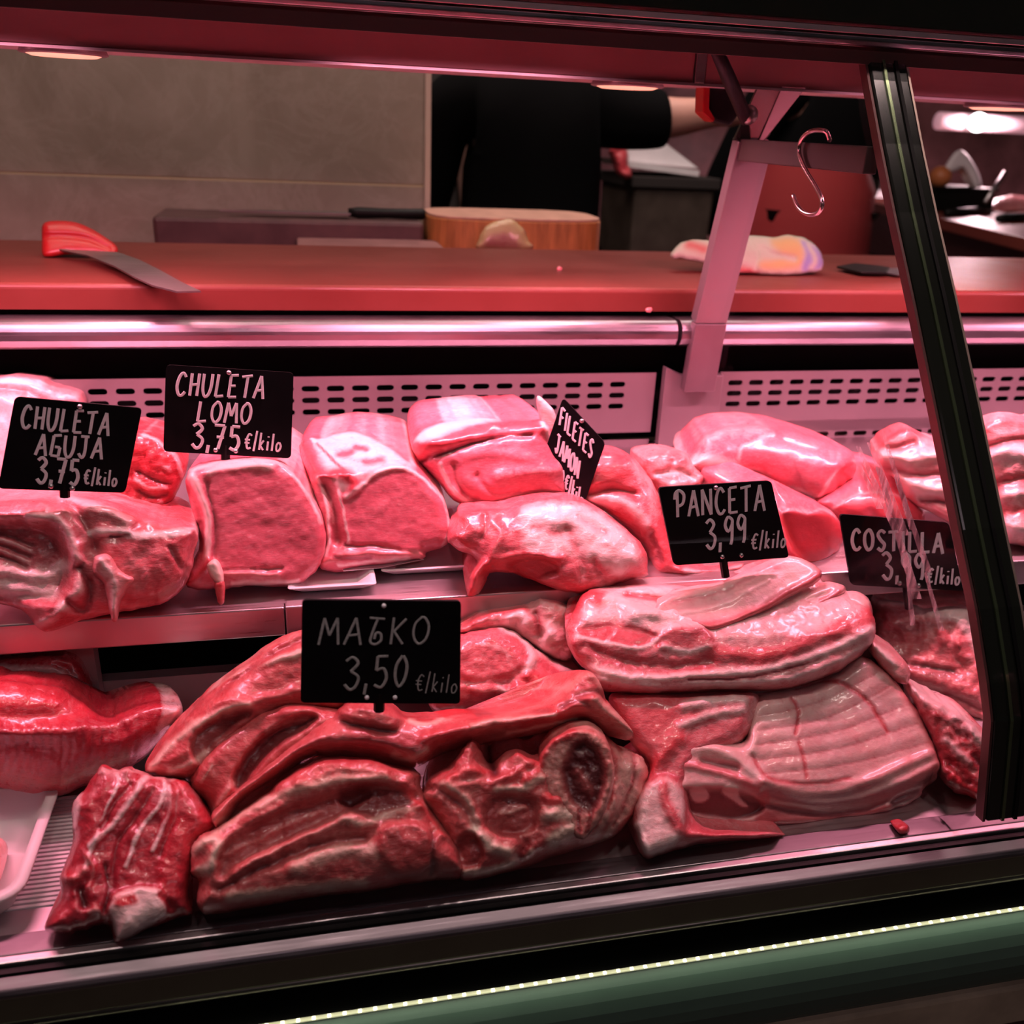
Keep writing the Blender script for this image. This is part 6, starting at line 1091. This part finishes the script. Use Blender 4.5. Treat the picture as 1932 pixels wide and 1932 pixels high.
rib([(1228, 1158), (1250, 1130), (1300, 1112), (1350, 1104), (1410, 1078), (1460, 1056), (1488, 1047), (1525, 1060), (1550, 1078), (1540, 1100), (1500, 1122), (1450, 1150), (1400, 1172), (1350, 1192), (1318, 1186), (1270, 1175)], (1350, 1194, 'y', 0.592), [('s', [(1300, 1180), (1360, 1180), (1430, 1150), (1500, 1112), (1545, 1088)], 8, 2, 0.0, 0.05, 0.6), ('s', [(1275, 1178), (1350, 1193), (1400, 1174)], 4, 0, 0, 0.1, 0.7), ('s', [(1270, 1135), (1350, 1120), (1430, 1085)], 3, -1, 0.2, 0.1), ('s', [(1260, 1160), (1350, 1145), (1450, 1095)], 4, 1, 0.8)], 0.014, 0.020)
rib([(1350, 1208), (1372, 1190), (1420, 1172), (1470, 1145), (1520, 1118), (1562, 1098), (1592, 1106), (1590, 1122), (1545, 1150), (1500, 1180), (1462, 1208), (1410, 1220), (1365, 1222)], (1400, 1222, 'y', 0.585), [('s', [(1365, 1215), (1440, 1202), (1500, 1168), (1580, 1118)], 7, 2, 0.2, 0, 0.4), ('s', [(1420, 1185), (1500, 1140), (1560, 1110)], 4, 1, 0.8)])
rib([(1480, 1225), (1492, 1198), (1530, 1168), (1580, 1150), (1600, 1118), (1628, 1120), (1646, 1148), (1640, 1170), (1600, 1172), (1550, 1190), (1510, 1212)], (1510, 1226, 'y', 0.582), [('s', [(1500, 1205), (1545, 1175), (1600, 1155), (1640, 1150)], 7, 3, 0.1, 0, 0.6), ('s', [(1595, 1130), (1625, 1140)], 8, 3, 0.8)])
# --- sawn rib rack and pieces at the right end, seen through the divider
relief('sawn_ribs', 'fatty', [(1652, 1150), (1662, 1132), (1720, 1138), (1742, 1148), (1790, 1145), (1830, 1150), (1842, 1180), (1850, 1230), (1862, 1290), (1868, 1345), (1864, 1372), (1820, 1350), (1780, 1335), (1745, 1310), (1710, 1290), (1680, 1262), (1655, 1245), (1645, 1200)], (1800, 1372, 'y', 0.600), (-0.25, -0.7, 0.66), 0.026, 36, 0.06, (0.2, 1, 0), 0.15, base=(0.3, 0, 0.15),
       feats=[('r', [(1655, 1140), (1720, 1145), (1735, 1165), (1800, 1180), (1835, 1220), (1852, 1290), (1840, 1200), (1830, 1155), (1740, 1150)], 8, 3, 0.95), ('s', [(1675, 1160), (1680, 1172)], 9, 5, 0, 0.25, 0.5), ('s', [(1702, 1190), (1708, 1200)], 8, 5, 0.05, 0.2, 0.45), ('s', [(1738, 1184), (1742, 1202)], 8, 5, 0.05, 0.2, 0.45), ('s', [(1775, 1195), (1782, 1215)], 9, 5, 0.05, 0.2, 0.45), ('s', [(1808, 1218), (1814, 1240)], 8, 5, 0.05, 0.2, 0.5), ('s', [(1845, 1265), (1850, 1300)], 8, 5, 0.05, 0.25, 0.5), ('s', [(1670, 1200), (1720, 1225), (1780, 1240), (1820, 1260)], 16, -3, 0.15, 0.1, 0.4), ('s', [(1665, 1235), (1710, 1255), (1765, 1262), (1800, 1270)], 5, -6, 0, 0.6), ('s', [(1720, 1275), (1780, 1290), (1840, 1310)], 14, 4, 0.25, 0.05, 0.35), ('s', [(1760, 1305), (1800, 1315), (1850, 1340)], 6, -5, 0.05, 0.35, 0.3)],
       amp=3, nsc=16, fuzz=0.9, res=4, label='sawn rib rack with dark round bone ends below the COSTILLA sign', cat='meat')
relief('rib_end', 'fatty', [(1640, 1200), (1662, 1215), (1690, 1235), (1716, 1262), (1712, 1290), (1690, 1285), (1665, 1262), (1642, 1232)], (1690, 1292, 'y', 0.560), (-0.1, -0.75, 0.65), 0.012, 18, 0.03, (0.2, 1, 0), 0.15, base=(0.5, 0, 0.3), feats=[('s', [(1655, 1220), (1690, 1255)], 6, 3, 0.85)], amp=2, nsc=12, res=4, label='small reddish rib tip wedged between the belly slab and the sawn ribs', cat='meat')
relief('rib_pieces', 'red', [(1716, 1290), (1740, 1305), (1785, 1335), (1830, 1360), (1864, 1385), (1868, 1430), (1866, 1480), (1850, 1506), (1825, 1502), (1795, 1490), (1775, 1465), (1768, 1430), (1752, 1385), (1730, 1340)], (1840, 1507, 'z', DZ), (-0.15, -0.68, 0.70), 0.026, 34, 0.05, (0.2, 1, 0), 0.15, base=(0.3, 0, 0.1),
       feats=[('s', [(1730, 1300), (1780, 1335), (1825, 1365)], 14, 5, 0.9), ('s', [(1770, 1352), (1790, 1360)], 8, 3, 0.3, 0.2), ('r', [(1800, 1362), (1825, 1368), (1830, 1400), (1805, 1395)], 6, -4, 0.3, 0.35), ('s', [(1835, 1380), (1855, 1400)], 11, 6, 0.95), ('s', [(1785, 1400), (1810, 1425), (1830, 1440)], 7, 4, 0.7), ('s', [(1775, 1420), (1800, 1450), (1830, 1480)], 10, -4, 0, 0.35, 0.3), ('s', [(1840, 1430), (1858, 1450)], 7, -6, 0, 0.5), ('s', [(1800, 1470), (1835, 1495), (1858, 1490)], 8, 3, 0.1, 0, 0.7)],
       amp=3, nsc=14, fuzz=0.9, res=4, label='ragged red rib piece at the right end of the lower deck by the mullion', cat='meat')
relief('pork_fillet', 'pork', [(1640, 1105), (1700, 1118), (1745, 1118), (1800, 1124), (1836, 1130), (1838, 1158), (1800, 1165), (1760, 1165), (1715, 1150), (1660, 1135)], (1750, 1166, 'y', 0.68), (-0.1, -0.7, 0.7), 0.016, 20, 0.05, (0.2, 1, 0), 0.15, base=(0.2, 0, 0.1), feats=[('s', [(1650, 1112), (1720, 1128), (1800, 1135)], 7, -4, 0, 0.2, 0.2), ('s', [(1770, 1140), (1820, 1150)], 8, 3, 0.1, 0, 0.4)], amp=2, nsc=20, res=4, label='pink pork strip lying directly under the COSTILLA sign', cat='meat')
relief('meat_scrap', 'red', [(1690, 1562), (1702, 1555), (1714, 1558), (1715, 1570), (1700, 1574)], (1702, 1575, 'z', DK + 0.003), (0, -0.6, 0.8), 0.006, 10, 0.010, amp=1, edge=1, res=3, label='tiny red scrap on the front sill by the rib slab', cat='meat')

# --- white plastic tray at the lower left with pale pieces in it
tx0, tx1 = onZ(-160, 1760, DK)[0], onZ(46, 1762, DK)[0]
tg = empty('tray', ((tx0 + tx1) / 2, 0.55, DK), 'rounded white plastic tray cut off by the left edge at the front', 'tray')
def rrect(x0, x1, y0, y1, r, z, n=6):
    P_ = []
    for cx_, cy_, a0 in ((x1 - r, y1 - r, 0), (x0 + r, y1 - r, 90), (x0 + r, y0 + r, 180), (x1 - r, y0 + r, 270)):
        for k in range(n + 1):
            a = math.radians(a0 + 90 * k / n); P_.append((cx_ + r * math.cos(a), cy_ + r * math.sin(a), z))
    return P_
tb = MB(); ty0, ty1 = 0.484, 0.60
rg = [rrect(tx0 + .012, tx1 - .012, ty0 + .012, ty1 - .012, .012, DK + .001), rrect(tx0 + .004, tx1 - .004, ty0 + .004, ty1 - .004, .016, DK + .020), rrect(tx0, tx1, ty0, ty1, .018, DK + .021), rrect(tx0, tx1, ty0, ty1, .018, DK + .0235), rrect(tx0 + .007, tx1 - .007, ty0 + .007, ty1 - .007, .014, DK + .0235), rrect(tx0 + .014, tx1 - .014, ty0 + .014, ty1 - .014, .011, DK + .003)]
VV = [[tb.bm.verts.new(p) for p in r_] for r_ in rg]; nn_ = len(rg[0])
for a, b in zip(VV, VV[1:]):
    for k in range(nn_): tb.bm.faces.new((a[k], a[(k + 1) % nn_], b[(k + 1) % nn_], b[k]))
tb.bm.faces.new(VV[0][::-1]); tb.bm.faces.new(VV[-1])
tb.obj('dish', M['white'], tg, smooth=True)
relief('meat_piece', 'fatty', [(-70, 1600), (-30, 1585), (0, 1590), (8, 1615), (4, 1650), (-20, 1680), (-70, 1680)], (-20, 1681, 'z', DK + 0.004), (0, -0.5, 0.87), 0.016, 24, 0.02, base=(0.4, 0, 0.1), amp=2, nsc=20, label='pale meat piece in the white tray at the left edge', cat='meat')
# a few crumbs of meat on the sill and counter
for k, (a, b, z, lab) in enumerate(((1224, 588, CZ - 0.024, 'small pale crumb of fat on the edge of the rail left of the frame post'), (1055, 510, CZ, 'tiny pale crumb on the red counter in front of the chopping block'))):
    p = onZ(a, b, z) if k else onY(a, b, 1.006)
    o = MB(); o.ball((p[0], p[1], p[2] + 0.002), (0.004, 0.003, 0.003), 2)
    for v in o.bm.verts: v.co += Vector((rnd.uniform(-1, 1), rnd.uniform(-1, 1), rnd.uniform(-1, 1))) * 0.0007
    tag(o.obj('crumb', M['fatty'], smooth=True), lab, 'crumb')
